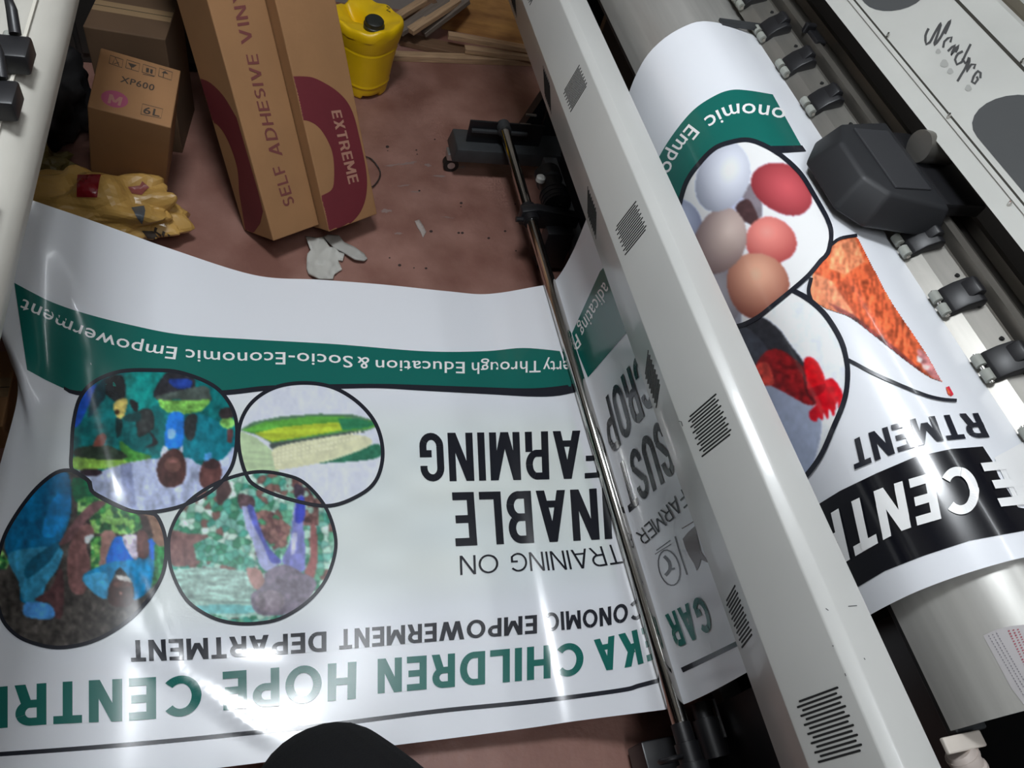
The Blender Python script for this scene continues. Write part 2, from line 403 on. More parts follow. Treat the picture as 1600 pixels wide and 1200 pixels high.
def picture(name, surf, parent, outline, layers, step=1.6, off=0.0013, base=(200, 204, 214), tr=None, m=None, tex=0.0):
    T = (lambda q: (tr[0] + q[0] / tr[2], tr[1] + q[1] / tr[2])) if tr else (lambda q: q)
    O = np.array(dense(outline, 4.0, True)); lo, hi = O.min(0) - step, O.max(0) + step
    nx, ny = ((hi - lo) / step).astype(int) + 1
    gx, gy = np.meshgrid(lo[0] + step * np.arange(nx), lo[1] + step * np.arange(ny), indexing='ij')
    P = np.stack([gx.ravel(), gy.ravel()], 1); ins = inside(P, O)
    C = np.tile(np.array(base, float), (len(P), 1))
    for li, l in enumerate(layers):
        k = l[0]
        if k == 'p': mk = inside(P, dense([T(q) for q in l[1]], 4, True) if len(l) < 5 else [T(q) for q in l[1]])
        elif k in ('e', 'egg', 've'):
            (cx, cy), rx, ry, an = T(l[1]), l[2] / (tr[2] if tr else 1), l[3] / (tr[2] if tr else 1), math.radians(l[4])
            dx, dy = P[:, 0] - cx, P[:, 1] - cy
            ex, ey = (dx * math.cos(an) + dy * math.sin(an)) / rx, (-dx * math.sin(an) + dy * math.cos(an)) / ry
            rr = ex * ex + ey * ey * (1 + (0.22 * np.clip(ex, -1, 1) if k == "egg" else 0)); mk = rr < 1
            if k == 'egg':
                hx, hy = l[7]; q = np.clip(np.hypot(ex - hx, ey - hy) / 1.35, 0, 1)[:, None]
                C = np.where(mk[:, None], np.array(l[5]) * (1 - q ** 1.25) + np.array(l[6]) * q ** 1.25, C); continue
            l = (k, l[1], l[5], l[6] if len(l) > 6 else 0)
        elif k == 'v':
            mk = inside(P, [T(q) for q in l[1]]); C[mk] = voro(P[mk], l[3], l[2], li + 3) if mk.any() else 0; continue
        am = l[3] if len(l) > 3 else 0
        nz = (vnoise(P, 7, li, *(l[4] if len(l) > 4 and l[4] else (1, 1))) + 0.5 * vnoise(P, 3, li + 50) - 0.75) * 2 * am
        C = np.where(mk[:, None], np.array(l[2], float) * (1 + nz[:, None]), C)
    if tex:
        f = vnoise(P, 13, 21, 1.3, .7) + .7 * vnoise(P, 6, 22, 1.2, .8) + .5 * vnoise(P, 3, 23); C = C * (1 + tex * (f / 2.2 - .5))[:, None]
    g = C.reshape(nx, ny, 3)
    for ax in (0, 1): g = (np.roll(g, 1, ax) + 2 * g + np.roll(g, -1, ax)) / 4
    C = np.clip(g.reshape(-1, 3), 4, 235)
    bm = bmesh.new(); ly = bm.verts.layers.float_color.new('Col'); nl = bm.verts.layers.float_vector.new('nrm'); vid = {}
    def V(i):
        if i not in vid:
            p = surf.hit(P[i, 0], P[i, 1], off)
            if p is None: vid[i] = None
            else:
                v = bm.verts.new(p); v[ly] = (*alb(C[i]), 1); v[nl] = surf.n; vid[i] = v
        return vid[i]
    for i in range(nx - 1):
        for j in range(ny - 1):
            q = (i * ny + j, (i + 1) * ny + j, (i + 1) * ny + j + 1, i * ny + j + 1)
            if ins[q[0]] and ins[q[1]] and ins[q[2]] and ins[q[3]]:
                vs = [V(k) for k in q]
                if None not in vs: bm.faces.new(vs)
    return bm_out(bm, name, m or M_PRINT, parent)

# ================================================================== the room
X0, X1, Y0, Y1 = -1.9, 2.3, -1.6, 2.98
FLOOR = mat('red_cement_floor', (0.205, 0.092, 0.070), 0.48, noise=(5.5, 0.3, (0.345, 0.185, 0.148)), bump=(45, 0.2))
WALL = mat('wall_paint', (0.32, 0.29, 0.26), 0.8, noise=(2.5, 0.15))
CEILM = mat('ceiling_paint', (0.55, 0.55, 0.52), 0.8)
def struct(name, m, *b):
    mb = MB(); mb.box(*b); o = mb.build(name, m); o['kind'] = 'structure'; return o
floor = struct('floor', FLOOR, X0 - .1, X1 + .1, Y0 - .1, Y1 + .1, -0.1, 0)
struct('ceiling', CEILM, X0 - .1, X1 + .1, Y0 - .1, Y1 + .1, CEIL, CEIL + 0.1)
struct('wall_back', WALL, X0 - .1, X1 + .1, Y1, Y1 + 0.1, 0, CEIL)
struct('wall_front', WALL, X0 - .1, X1 + .1, Y0 - .1, Y0, 0, CEIL)
struct('wall_left', WALL, X0 - .1, X0, Y0, Y1, 0, CEIL)
struct('wall_right', WALL, X1, X1 + .1, Y0, Y1, 0, CEIL)
LAMP = mat('lamp_glow', (1, 1, 1), 0.4)
_b = LAMP.node_tree.nodes['Principled BSDF']; _b.inputs['Emission Color'].default_value = (0.93, 0.97, 1, 1); _b.inputs['Emission Strength'].default_value = 14
e = empty('ceiling_panel_lamp', 'square white ceiling panel lamp over the aisle between the printers', 'lamp')
px_, py_ = PANEL_LAMP
MB().box(px_ - .24, px_ + .24, py_ - .24, py_ + .24, CEIL - .04, CEIL).bevel(.004).build('lamp_body', mat('lamp_enamel', (.7, .7, .7), .4), e)
MB().box(px_ - .22, px_ + .22, py_ - .22, py_ + .22, CEIL - .046, CEIL - .04).build('diffuser', LAMP, e)
for i, (tx, ty) in enumerate(TUBES):
    e = empty('ceiling_tube_lamp', ['white ceiling tube lamp nearest the photographer', 'white ceiling tube lamp above the printer on the right'][i], 'lamp', 'ceiling tube lamps')
    MB().box(tx - .03, tx + .03, ty - .62, ty + .62, CEIL - .05, CEIL).bevel(.004).build('lamp_body', mat('lamp_enamel', (.7, .7, .7), .4), e)
    MB().cyl((tx, ty - .58, CEIL - .075), (tx, ty + .58, CEIL - .075), .014).build('tube', LAMP, e, True)
    for sg in (-1, 1): MB().box(tx - .018, tx + .018, ty + sg * .6 - .02, ty + sg * .6 + .02, CEIL - .1, CEIL - .05).bevel(.003).build('lamp_holder', mat('lamp_enamel', (.7, .7, .7), .4), e)

# ================================================================== printer on the right
PY0, PY1 = -0.62, 2.3
prn = empty('large_format_printer', 'wide grey printer on the right with the printed vinyl lying over its silver platen', 'printer')
# front dryer beam
BP = [(.6255, .60), (.584, .726), (.609, .827), (.625, .836), (.671, .836), (.671, .63), (.65, .60)]
beam = MB().prism(BP, PY0, PY1).bevel(.0022, 2).build('dryer_beam', mat('glossy_beam_paint', (0.55, 0.55, 0.53), 0.33, coat=0.2, noise=(5, 0.05)), prn, True)
SLOT = mat('slot_black', (0.008, 0.008, 0.008), 0.8)
def slots(name, p, q, yc, n, pitch, l0, l1, sh):
    """slotted vent on the beam face that runs from p up to q (x, z)"""
    p, q = np.array(p), np.array(q); d = (q - p) / np.linalg.norm(q - p); nr = np.array([-d[1], d[0]])
    if nr[0] > 0: nr = -nr
    bm = bmesh.new(); r = 0.0012
    for k in range(n):
        y = yc + (k - (n - 1) / 2) * pitch; s = sh if k % 2 else -sh
        a, b = l0 + s, l1 + s * .8; out = []
        for an in range(7): t = math.pi / 2 + math.pi * an / 6; out.append((a + r + r * math.cos(t), y + r * math.sin(t)))
        for an in range(7): t = -math.pi / 2 + math.pi * an / 6; out.append((b - r + r * math.cos(t), y + r * math.sin(t)))
        A = []; B = []
        for l, yy in out:
            w_ = p + d * l + nr * 0.0006; A.append(bm.verts.new((w_[0], yy, w_[1])))
            w_ = p + d * l - nr * 0.002; B.append(bm.verts.new((w_[0], yy, w_[1])))
        bm.faces.new(A); bm.faces.new(B[::-1])
        for i in range(14): bm.faces.new((A[i], A[(i + 1) % 14], B[(i + 1) % 14], B[i]))
    me = bpy.data.meshes.new(name); bmesh.ops.recalc_face_normals(bm, faces=bm.faces[:]); bm.to_mesh(me); bm.free()
    return link(name, me, SLOT, beam)
for k in range(-1, 5): slots('vent_slots', BP[1], BP[2], .068 + .413 * k, 14, .0051, .020, .084, .003)
for k in range(-1, 5): slots('vent_slots', BP[0], BP[1], .232 + .413 * k, 14, .0051, .028, .104, .004)
# platen
PLP = [(.742, .795), (.745, .84), (.762, .885), (.79, .918), (.825, .935), (.88, .933), (.965, .918), (1.03, .907)]
def thick(prof, t):
    P = [np.array(p) for p in prof]; inner = []
    for i, p in enumerate(P):
        d = P[min(i + 1, len(P) - 1)] - P[max(i - 1, 0)]; d = d / np.linalg.norm(d); inner.append(p + np.array([d[1], -d[0]]) * t)
    return [tuple(p) for p in P] + [tuple(p) for p in inner[::-1]]
pl = [tuple(p) for p in dense(PLP, 0.012)]
platen = MB().prism(thick(pl, .006), .035, 2.25).build('platen', PLATEN, prn, True)
MB().box(.752, .80, .03, 2.25, .775, .792).bevel(.003).build('platen_lip', GREY_S, prn)
MB().box(.915, .925, -.2, 1.95, .0, .79).build('apron', DARK, prn)  # near-black sheet put in for the darkness under the platen
# printer body, pinch roller rail, carriage guide
MB().box(1.045, 1.95, -.6, 2.3, .30, .93).bevel(.006).build('printer_body', BLACK_M, prn)
MB().prism([(.945, .932), (.962, .952), (.998, .966), (1.004, .966), (1.004, .92), (.975, .92)], -.1, 2.25).build('pinch_rail', ALU, prn)
for k in range(24): MB().cyl((.988, .06 + .0615 * k, .9605), (.988, .06 + .0615 * k, .9645), .0035, 10).build('screw_hole', SLOT, prn)
MB().box(1.004, 1.016, -.1, 2.25, .90, .945).build('guide_groove', DARK, prn)
MB().prism([(1.016, .93), (1.016, .978), (1.026, .982), (1.04, .976), (1.044, .962), (1.072, .966), (1.078, .98), (1.09, .98), (1.09, .93)], -.1, 2.25).build('carriage_guide', ALU_D, prn)
MB().box(1.09, 1.12, -.1, 2.25, .93, .945).build('cable_tray', DARK, prn)
hk = MB()
a_ = atz(1275, 52, .985)
hk.box(a_[0] - .012, a_[0] + .012, a_[1] - .03, a_[1] + .02, .962, .985).box(a_[0] - .02, a_[0] + .004, a_[1] + .01, a_[1] + .022, .975, .995).bevel(.003).build('guide_stop', BLACK_P, prn)
def pinch(yc, parent, s=1, xo=0.0, zo=0.0):
    """lever with two small rollers; s=-1 mirrors it for the printer opposite"""
    X = lambda x: (x if s > 0 else xo - x)
    def P(pr): return [(X(a), b + zo) for a, b in pr]
    m = MB().prism(P([(.948, .940), (.949, .953), (.962, .968), (.980, .980), (.992, .978), (.996, .966), (.985, .955), (.968, .94)]), yc - .023, yc + .023)
    m.prism(P([(.966, .968), (.978, .988), (.990, .986), (.994, .972)]), yc - .012, yc + .018)
    lev = m.bevel(.003, 2).build('pinch_lever', BLACK_P, parent, True)
    for d in (-.0125, .0125):
        MB().cyl((X(.944), yc + d - .0085, .944 + zo), (X(.944), yc + d + .0085, .944 + zo), .0075, 16).build('pinch_roller', RUBBER, lev, True)
    MB().cyl((X(.944), yc - .024, .944 + zo), (X(.944), yc + .024, .944 + zo), .0035, 10).build('roller_pin', CHROME, lev, True)
    return lev
for k in range(12): pinch(1.537 - .1205 * k, prn)
for k in range(12): MB().prism([(.958, .934), (.966, .95), (.985, .957), (.985, .936)], 1.537 - .1205 * k - .092, 1.537 - .1205 * k - .03).build('feed_guide', ALU, prn)
# print head carriage
cb = MB()
def loft(A, B, za, zb):
    a = [cb.bm.verts.new((x, y, za)) for x, y in A]; b = [cb.bm.verts.new((x, y, zb)) for x, y in B]; n = len(A)
    for k in range(n): cb.bm.faces.new((a[k], a[(k + 1) % n], b[(k + 1) % n], b[k]))
    cb.bm.faces.new(a[::-1]); cb.bm.faces.new(b)
loft([(.828, .86), (.828, .75), (.862, .71), (1.0, .69), (1.0, .93), (.876, .918)], [(.858, .85), (.858, .765), (.885, .73), (.985, .70), (.985, .915), (.885, .898)], .962, 1.018)
cb.bevel(.007, 3)
car = cb.build('carriage', mat('carriage_plastic', (0.018, 0.019, 0.022), 0.5), prn, True)
MB().box(.90, .97, .74, .885, 1.0165, 1.021).bevel(.002).build('carriage_lid', mat('carriage_lid', (0.030, 0.031, 0.035), 0.55), car)
MB().box(.985, 1.08, .72, .90, .985, 1.01).bevel(.004).build('carriage_arm', BLACK_P, car, True)
MB().cyl((.995, .835, 1.03), (1.06, .835, 1.03), .026, 24).build('damper_housing', ALU, car, True)
# hinged cover
CV = [(1.003, 1.052), (1.034, 1.074), (1.0365, 1.0715), (1.152, 1.142), (1.156, 1.139), (1.20, 1.166), (1.26, 1.166), (1.26, 1.20), (1.34, 1.22), (1.36, 1.20), (1.36, 1.05), (1.05, 1.03)]
cover = MB().prism(CV, -.6, 2.3).build('top_cover', BEIGE_D, prn)
cover_c = Caster([cover])
GRV = mat('groove_grime', (0.03, 0.027, 0.02), 0.8)  # dark tone of the strips laid along the cover grooves
def strip_cover(name, p, m, wd, off=.0006):
    p = np.array(p); bm = bmesh.new()
    a = [bm.verts.new((p[0] - wd, y, p[1] + off)) for y in (-.58, 2.28)]; b = [bm.verts.new((p[0] + wd, y, p[1] + off + wd * .9)) for y in (2.28, -.58)]
    bm.faces.new(a + b); return bm_out(bm, name, m, cover)
strip_cover('groove', (1.0355, 1.0725), GRV, .0022, .0009)
strip_cover('groove', (1.027, 1.0695), mat('groove_line', (.16, .15, .13), .8), .0006)
strip_cover('groove', (1.154, 1.1405), GRV, .003, .0012)
MB().box(1.215, 1.255, -.58, 2.28, 1.164, 1.170).build('brown_channel', mat('brown_channel', (.10, .085, .06), .7), cover)
for u, v in ((1387, 58), (1482, 184), (1596, 99), (1577, 320)):
    p = cover_c.hit(u, v, 0.0)
    if p is not None:
        q = p + Vector((-.004, 0, .008)); MB().tube([p - Vector((0, 0, .003)), p + (q - p) * .6, q], [.0028, .0028, .0016], 10).build('cover_screw', CHROME, cover, True)
GLASS = mat('smoked_window', (0.085, 0.088, 0.09), 0.12, coat=0.5)
# windows along the cover: stadium shapes on the sloping panel
def window(y0, y1, t0=.22, t1=1.0):
    bm = bmesh.new(); p = np.array(CV[2]); q = np.array(CV[3]); h = np.linalg.norm(q - p); d = (q - p) / h; n = np.array([-d[1], d[0]])
    rr = (t1 - t0) * h / 2; mid = (t0 + t1) / 2 * h; pts = []
    for k in range(13): t = math.pi * k / 12; pts.append((mid + rr * math.cos(t), y1 - rr + rr * math.sin(t)))
    for k in range(13): t = math.pi + math.pi * k / 12; pts.append((mid + rr * math.cos(t), y0 + rr + rr * math.sin(t)))
    bm.faces.new([bm.verts.new((*(p + d * l + n * .0006)[:1], y, (p + d * l + n * .0006)[1])) for l, y in pts])
    return bm_out(bm, 'cover_window', GLASS, cover)
window(.10, .86, .10, .98); window(1.135, 1.75, .10, .90); window(1.95, 2.26, .2, .95)
# feet, base beam and take-up brackets
def foot(yc, parent):
    f = MB()
    a, b = .545, .93
    f.prism([(a, .075), (a + .012, .125), (b, .125), (b, .075)], yc - .055, yc + .055).bevel(.004)
    ft = f.build('foot', GREY_S, parent, True)
    for xc in (.558, .90):
        wh = MB().cyl((xc, yc - .012, .026), (xc, yc + .012, .026), .026, 24).build('castor_wheel', mat('castor_rubber', (.01, .01, .01), .5), ft, True)
        MB().cyl((xc, yc - .0135, .026), (xc, yc + .0135, .026), .013, 18).build('castor_hub', mat('zinc', (.5, .5, .5), .35, .9), ft, True)
        MB().box(xc - .02, xc + .02, yc - .02, yc + .02, .05, .077).bevel(.004).build('castor_fork', mat('zinc', (.5, .5, .5), .35, .9), ft)
    return ft
foot(1.992, prn); foot(-.52, prn)
MB().box(.852, .90, -.2, 2.2, .078, .118).bevel(.003).build('base_beam', mat('lighter_grey_steel', (.13, .135, .14), .45, noise=(20, .2)), prn)
for yy in (2.09, -.52):
    MB().box(.86, .95, yy - .045, yy + .045, .118, .80).bevel(.004).build('leg', BLACK_M, prn)
    MB().prism([(.80, .118), (.86, .118), (.86, .30)], yy - .02, yy + .02).build('gusset', BLACK_M, prn)
PLY = 1.985
pt = aty(731, 171, PLY)[2]
MB().box(.592, .845, PLY - .004, PLY + .004, .122, .205).bevel(.002).build('take_up_plate', BLACK_M, prn)
MB().box(.60, .79, PLY - .016, PLY - .004, .168, .180).bevel(.003).build('plate_rib', GREY_S, prn)
for u, v in ((845, 165), (830, 180), (821, 195)):
    p = atz(u, v, .2); MB().box(p[0] - .018, p[0] + .018, p[1] - .004, p[1] + .004, .198, .203).build('bracket_edge', mat('worn_steel', (.30, .27, .25), .5, .6), prn)
ROD = (.704, .1925)
MB().cyl((ROD[0], PLY - .03, ROD[1]), (ROD[0], PLY + .005, ROD[1]), .022).build('bar_socket', GREY_S, prn, True)
rod = MB().tube([(ROD[0], y, ROD[1]) for y in (.165, .168, PLY - .03)], [.015, .0165, .0165], 28).build('take_up_bar', CHROME, None, True)
tag(rod, 'long shiny chrome steel bar pressing down on the printed vinyl', 'bar')
# clamp and motor unit half way along the bar
um = MB().prism([(ROD[0] - .03, .165), (ROD[0] - .03, .215), (ROD[0] + .02, .225), (.86, .20), (.86, .155), (ROD[0] + .02, .150)], 1.555, 1.585).bevel(.004).build('take_up_clamp', BLACK_P, prn, True)
um['label'] = 'black clamp with motor gripping the chrome bar near the far edge of the vinyl'
MB().cyl((ROD[0], 1.535, ROD[1]), (ROD[0], 1.60, ROD[1]), .024).build('collar', BLACK_P, um, True)
MB().box(.76, .845, 1.52, 1.57, .02, .165).bevel(.005).build('bracket_foot', BLACK_P, um, True)
MB().tube([(.795, 1.60, .205), (.795, 1.655, .205), (.795, 1.66, .205), (.795, 1.70, .205), (.795, 1.705, .205), (.795, 1.745, .205)], [.042, .042, .035, .035, .041, .041], 28).build('motor', BLACK_P, um, True)
for y in (1.612, 1.63, 1.648): MB().tube([(.795, y - .003, .205), (.795, y + .003, .205)], .0445, 28).build('motor_rib', BLACK_P, um, True)
cp_ = atz(846, 276, .25)
MB().tube([(cp_[0], cp_[1], .235), (cp_[0], cp_[1], .248), (cp_[0], cp_[1], .253)], [.014, .014, .008], 16).build('motor_cap', mat('white_plastic', (.55, .55, .52), .5), um, True)
MB().cyl((.80, 1.59, .215), (.80, 1.592, .215), .007).build('screw', CHROME, um, True)
MB().cyl((ROD[0] - .045, 1.55, .19), (ROD[0] - .015, 1.55, .19), .008).build('thumb_screw', BLACK_P, um, True)
# clamp at the near end
nm = MB().box(.655, .86, .02, .06, .0, .17).bevel(.004).build('take_up_clamp', BLACK_M, prn, True)
MB().box(.655, .86, .06, .16, .02, .10).bevel(.004).build('clamp_foot', BLACK_M, nm, True)
nm['label'] = 'black clamp with ring handle on the near end of the chrome bar'
MB().tube([(ROD[0], y, ROD[1]) for y in (.168, .135, .134, .10, .099, .04)], [.019, .019, .023, .023, .030, .030], 24).build('collar', BLACK_P, nm, True)
rp = [(.668 + .022 * math.cos(t), .112, .185 + .022 * math.sin(t)) for t in np.linspace(0, 2 * math.pi, 25)]
MB().tube(rp, .0045, 8, False).build('ring_handle', BLACK_P, nm, True)
MB().tube([(.77, .10, .17), (.77, .17, .17), (.77, .171, .17), (.77, .20, .17)], [.026, .026, .02, .02], 20).build('lock_knob', BLACK_P, nm, True)
MB().box(.785, .79, .13, .20, .19, .195).build('knob_edge', mat('worn_steel2', (.4, .4, .4), .3, .9), nm)
# black shroud behind the near clamp
MB().box(.80, .806, -.5, .19, .1, .75).build('shroud', BLACK_M, prn)
# corrugated hose and bracket at the near end of the platen
hp = [Vector((.748, .010, .788)), Vector((.765, -.02, .775)), Vector((.79, -.06, .75)), Vector((.82, -.12, .70))]
hs = dense([tuple(p) for p in hp], .0042); rr = [.0150 if (i // 2) % 2 else .0195 for i in range(len(hs))]
hose = MB().tube(hs, rr, 20).build('corrugated_hose', mat('hose_plastic', (.50, .43, .39), .5), prn, True)
MB().tube([(.744, .014, .790), (.748, .008, .788), (.756, -.006, .781)], [.0150, .0190, .0175], 20).build('hose_collar', mat('hose_plastic', (.50, .43, .39), .5), hose, True)
MB().box(.718, .775, .012, .030, .797, .804).bevel(.002).build('hose_bracket', mat('hose_bracket', (.62, .56, .50), .5), prn)

# ================================================================== the printed vinyl
YF, YN = 1.312, .190
secA = [(1.045, .912), (1.0, .9205), (.965, .928), (.88, .944), (.82, .946), (.785, .932), (.752, .903), (.730, .865), (.722, .82), (.722, .77), (.726, .70), (.732, .6), (.738, .5), (.742, .40), (.741, .3), (.733, .225), (.722, .187), (.708, .1735), (.690, .168)]
NV = 97
def ynear(x, z): return .183 if z > .74 else (.183 + (.74 - z) / .3 * .017 if z > .44 else .2)
PA = dense(secA, .011)
rows = []
vs = np.linspace(0, 1, NV)
for x, z in PA:
    yn = ynear(x, z); rows.append(np.stack([np.full(NV, x), YF + (yn - YF) * vs, np.full(NV, z)], 1))
# part that lies between the two printers: (far pixel, z), (near pixel, z)
ctl = [(((765, 459), .078), ((905, 1126), .078)), (((700, 455), .068), ((830, 1137), .062)), (((600, 445), .06), ((700, 1154), .055)), (((500, 437), .06), ((548, 1173), .05)),
       (((400, 430), .07), ((405, 1192), .05)), (((270, 390), .15), ((250, 1211), .05)), (((200, 365), .21), ((170, 1222), .055)), (((130, 340), .26), ((90, 1232), .06)), (((60, 316), .31), ((10, 1242), .065))]
keys = [rows[-1]]
for (fp, fz), (np_, nz) in ctl:
    a, b = atz(*fp, fz), atz(*np_, nz)
    zz = fz + (nz - fz) * (1 - (1 - vs) ** 2.8)
    k = a + (b - a) * vs[:, None]; k[:, 2] = zz; keys.append(k)
left = [(0, (5, 296), .34), (.2, (-15, 400), .31), (.33, (-5, 500), .24), (.40, (15, 562), .17), (.46, (28, 612), .13), (.55, (6, 705), .11), (.62, (-15, 770), .10), (.8, (-90, 980), .08), (1, (-120, 1262), .07)]
lp = np.array([atz(*q, z) for _, q, z in left]); lt = np.array([t for t, _, _ in left])
LP_ = np.array(dense([tuple(p) for p in lp], .01)); LT = []
for a in range(len(lp) - 1):
    n = max(1, int(np.linalg.norm(lp[a + 1] - lp[a]) / .01)); LT += [lt[a] + (lt[a + 1] - lt[a]) * k / n for k in range(n)]
LT.append(1.0)
keys.append(np.stack([np.interp(vs, LT, LP_[:, i]) for i in range(3)], 1))
pre = rows[-3]
K = [pre] + keys + [2 * keys[-1] - keys[-2]]
for i in range(1, len(K) - 2):
    p0, p1, p2, p3 = K[i - 1], K[i], K[i + 1], K[i + 2]
    if i == 1: p0 = p1 * 2 - p2 * .5 - p1 * .5
    n = max(2, int(np.linalg.norm((p2 - p1)[NV // 2]) / .012))
    for k in range(1, n + 1):
        t = k / n
        rows.append(0.5 * (2 * p1 + (p2 - p0) * t + (2 * p0 - 5 * p1 + 4 * p2 - p3) * t * t + (3 * p1 - p0 - 3 * p2 + p3) * t ** 3))
G = np.array(rows)                                   # stations x NV x 3
# creases and ripples of the loose part
nA = len(PA); loose = np.clip((np.arange(len(G)) - nA - 3) / 10, 0, 1)[:, None]
X_, Y_ = G[:, :, 0], G[:, :, 1]
dz = .0012 * np.sin(X_ * 11 + 2 * np.sin(Y_ * 4)) * np.sin(Y_ * 5.5 + 1)
def ridge(u0, v0, u1, v1, wd, h):
    global dz
    a, b = atz(u0, v0, .08)[:2], atz(u1, v1, .08)[:2]; d = (b - a); L = np.linalg.norm(d); d /= L
    t = (X_ - a[0]) * d[0] + (Y_ - a[1]) * d[1]; s = -(X_ - a[0]) * d[1] + (Y_ - a[1]) * d[0]
    dz = dz + h * np.exp(-(s / wd) ** 2) * (1 / (1 + np.exp(-t / (.25 * wd + .01))) * 1 / (1 + np.exp((t - L) / (.25 * wd + .01))))
ridge(835, 640, 862, 690, .014, -.007); ridge(775, 470, 800, 600, .02, .005); ridge(140, 590, 180, 760, .03, .008)
ridge(120, 470, 170, 600, .035, .008); ridge(60, 500, 90, 620, .03, -.008); ridge(215, 880, 275, 1030, .010, .004)
ridge(205, 1000, 420, 1150, .010, .003); ridge(300, 1010, 470, 1010, .06, .008)
G[:, :, 2] += dz * loose
bm = bmesh.new(); ly = bm.verts.layers.float_color.new('Col')
PXG = np.array([px(p) for p in G.reshape(-1, 3)])
ghost = np.zeros(len(PXG))
mk = (PXG[:, 0] < 1000) & (PXG[:, 1] > 560) & (np.repeat(np.arange(len(G)), NV) > nA)
sm = lambda a: 1 / (1 + np.exp(-a))
ghost = mk * sm((PXG[:, 1] - 640 - .02 * (PXG[:, 0] - 600)) / 14) * sm((960 - .12 * (PXG[:, 0] - 500) - PXG[:, 1]) / 22) * sm((PXG[:, 0] - 60) / 40)
n1 = vnoise(PXG, 140, 3, 1, 2.2); n2 = vnoise(PXG, 60, 9, 1, 2)
base = np.array([206., 208, 216]); tint = np.array([196., 204, 205]); tint2 = np.array([204., 209, 205])
CC = base * (1 - ghost[:, None]) + ghost[:, None] * (tint * n1[:, None] + tint2 * (1 - n1[:, None])) * (0.97 + .05 * n2[:, None])
V_ = []
for p, c in zip(G.reshape(-1, 3), CC):
    v = bm.verts.new(p); v[ly] = (*alb(c), 1); V_.append(v)
for i in range(len(G) - 1):
    for j in range(NV - 1): bm.faces.new((V_[i * NV + j], V_[i * NV + j + 1], V_[(i + 1) * NV + j + 1], V_[(i + 1) * NV + j]))
me = bpy.data.meshes.new('printed_vinyl'); bm.to_mesh(me); bm.free()
ban = empty('printed_vinyl', 'long white printed vinyl banner running off the platen and across the aisle floor', 'banner')
sheet = link('sheet', me, M_SHEET, ban, True)
SH = Caster([sheet])

# ------------------------------------------------------------------ print on the loose banner
gband_t = [(22, 442), (52, 458), (83, 473), (133, 490), (200, 507), (283, 523), (400, 531), (524, 538), (662, 549), (756, 549), (812, 544), (850, 546), (884, 550)]
gband_b = [(42, 578), (80, 598), (123, 613), (220, 618), (350, 612), (417, 605), (500, 603), (587, 601), (662, 603), (775, 608), (830, 609), (870, 607), (903, 602)]
decal('green_band', SH, ban, GREEN, bands=[(gband_t, gband_b)])
decal('band_edge', SH, ban, LINE, bands=[([(100, 604), (123, 611), (220, 616), (350, 610), (417, 603), (500, 601), (587, 600), (662, 602), (775, 606), (830, 607), (870, 604), (903, 599)],
      [(100, 609), (123, 618), (220, 624), (350, 618), (417, 611), (500, 609), (587, 607), (662, 611), (775, 617), (830, 620), (870, 619), (905, 612)])], off=.0011)
decal('green_band', SH, ban, GREEN, polys=[[(938, 424), (894, 521), (905, 556), (919, 590), (976, 524), (1000, 500), (985, 450), (960, 400)]])
text('band_lettering', SH, ban, WHITE, [
    ('erty', [(890, 564), (849, 565)], [(891, 584), (849, 583)]), ('Through', [(845, 564), (737, 567)], [(845, 582), (737, 585)]),
    ('Education', [(726, 566), (587, 563)], [(726, 584), (587, 580)]), ('&', [(577, 559), (558, 558)], [(577, 577), (558, 576)]),
    ('Socio-Economic', [(551, 557), (449, 551), (360, 551), (290, 546)], [(551, 575), (449, 570), (360, 570), (290, 565)]),
    ('Empowerment', [(277, 543), (215, 535), (157, 519), (110, 501), (75, 484), (36, 467)], [(274, 562), (210, 554), (151, 539), (102, 520), (66, 503), (27, 486)]),
    ('adicating', [(944, 440), (925, 472), (904, 512)], [(956, 456), (937, 488), (913, 530)]), ('P', [(901, 521), (894, 533)], [(909, 538), (902, 549)])], bold=.006, space=1.05)
caps('headline', SH, ban, BLACK, [
    ('ARMING', [(907, 673), (780, 676), (654, 677)], [(909, 748), (780, 751), (658, 753)]), ('F', [(939, 690), (913, 690)], [(943, 746), (914, 748)]),
    ('INABLE', [(952, 762), (880, 766), (706, 770)], [(957, 842), (885, 846), (712, 854)]),
    ('CROP', [(1000, 549), (970, 590), (938, 633)], [(1025, 628), (992, 670), (957, 712)]),
    ('SUST', [(1032, 653), (1000, 690), (965, 729)], [(1058, 737), (1022, 768), (984, 801)])], t=.165, cond=True, gap=.11)
caps('training_lettering', SH, ban, BLACK, [
    ('TRAINING', [(963, 850), (900, 859), (796, 865)], [(974, 880), (905, 889), (797, 894)]), ('ON', [(778, 866), (718, 869)], [(779, 895), (719, 899)]),
    ('FARMER', [(1066, 764), (1030, 800), (994, 833)], [(1078, 787), (1042, 821), (1007, 852)])], t=.105, gap=.13)
caps('department_lettering', SH, ban, LINE, [
    ('CONOMIC', [(1005, 935), (940, 950), (851, 958)], [(1006, 966), (940, 979), (853, 987)]),
    ('EMPOWERMENT', [(839, 961), (700, 972), (530, 984)], [(839, 990), (700, 1001), (530, 1015)]),
    ('DEPARTMENT', [(510, 987), (390, 994), (300, 998), (203, 1001)], [(510, 1018), (390, 1026), (300, 1031), (205, 1034)])], t=.20, gap=.12)
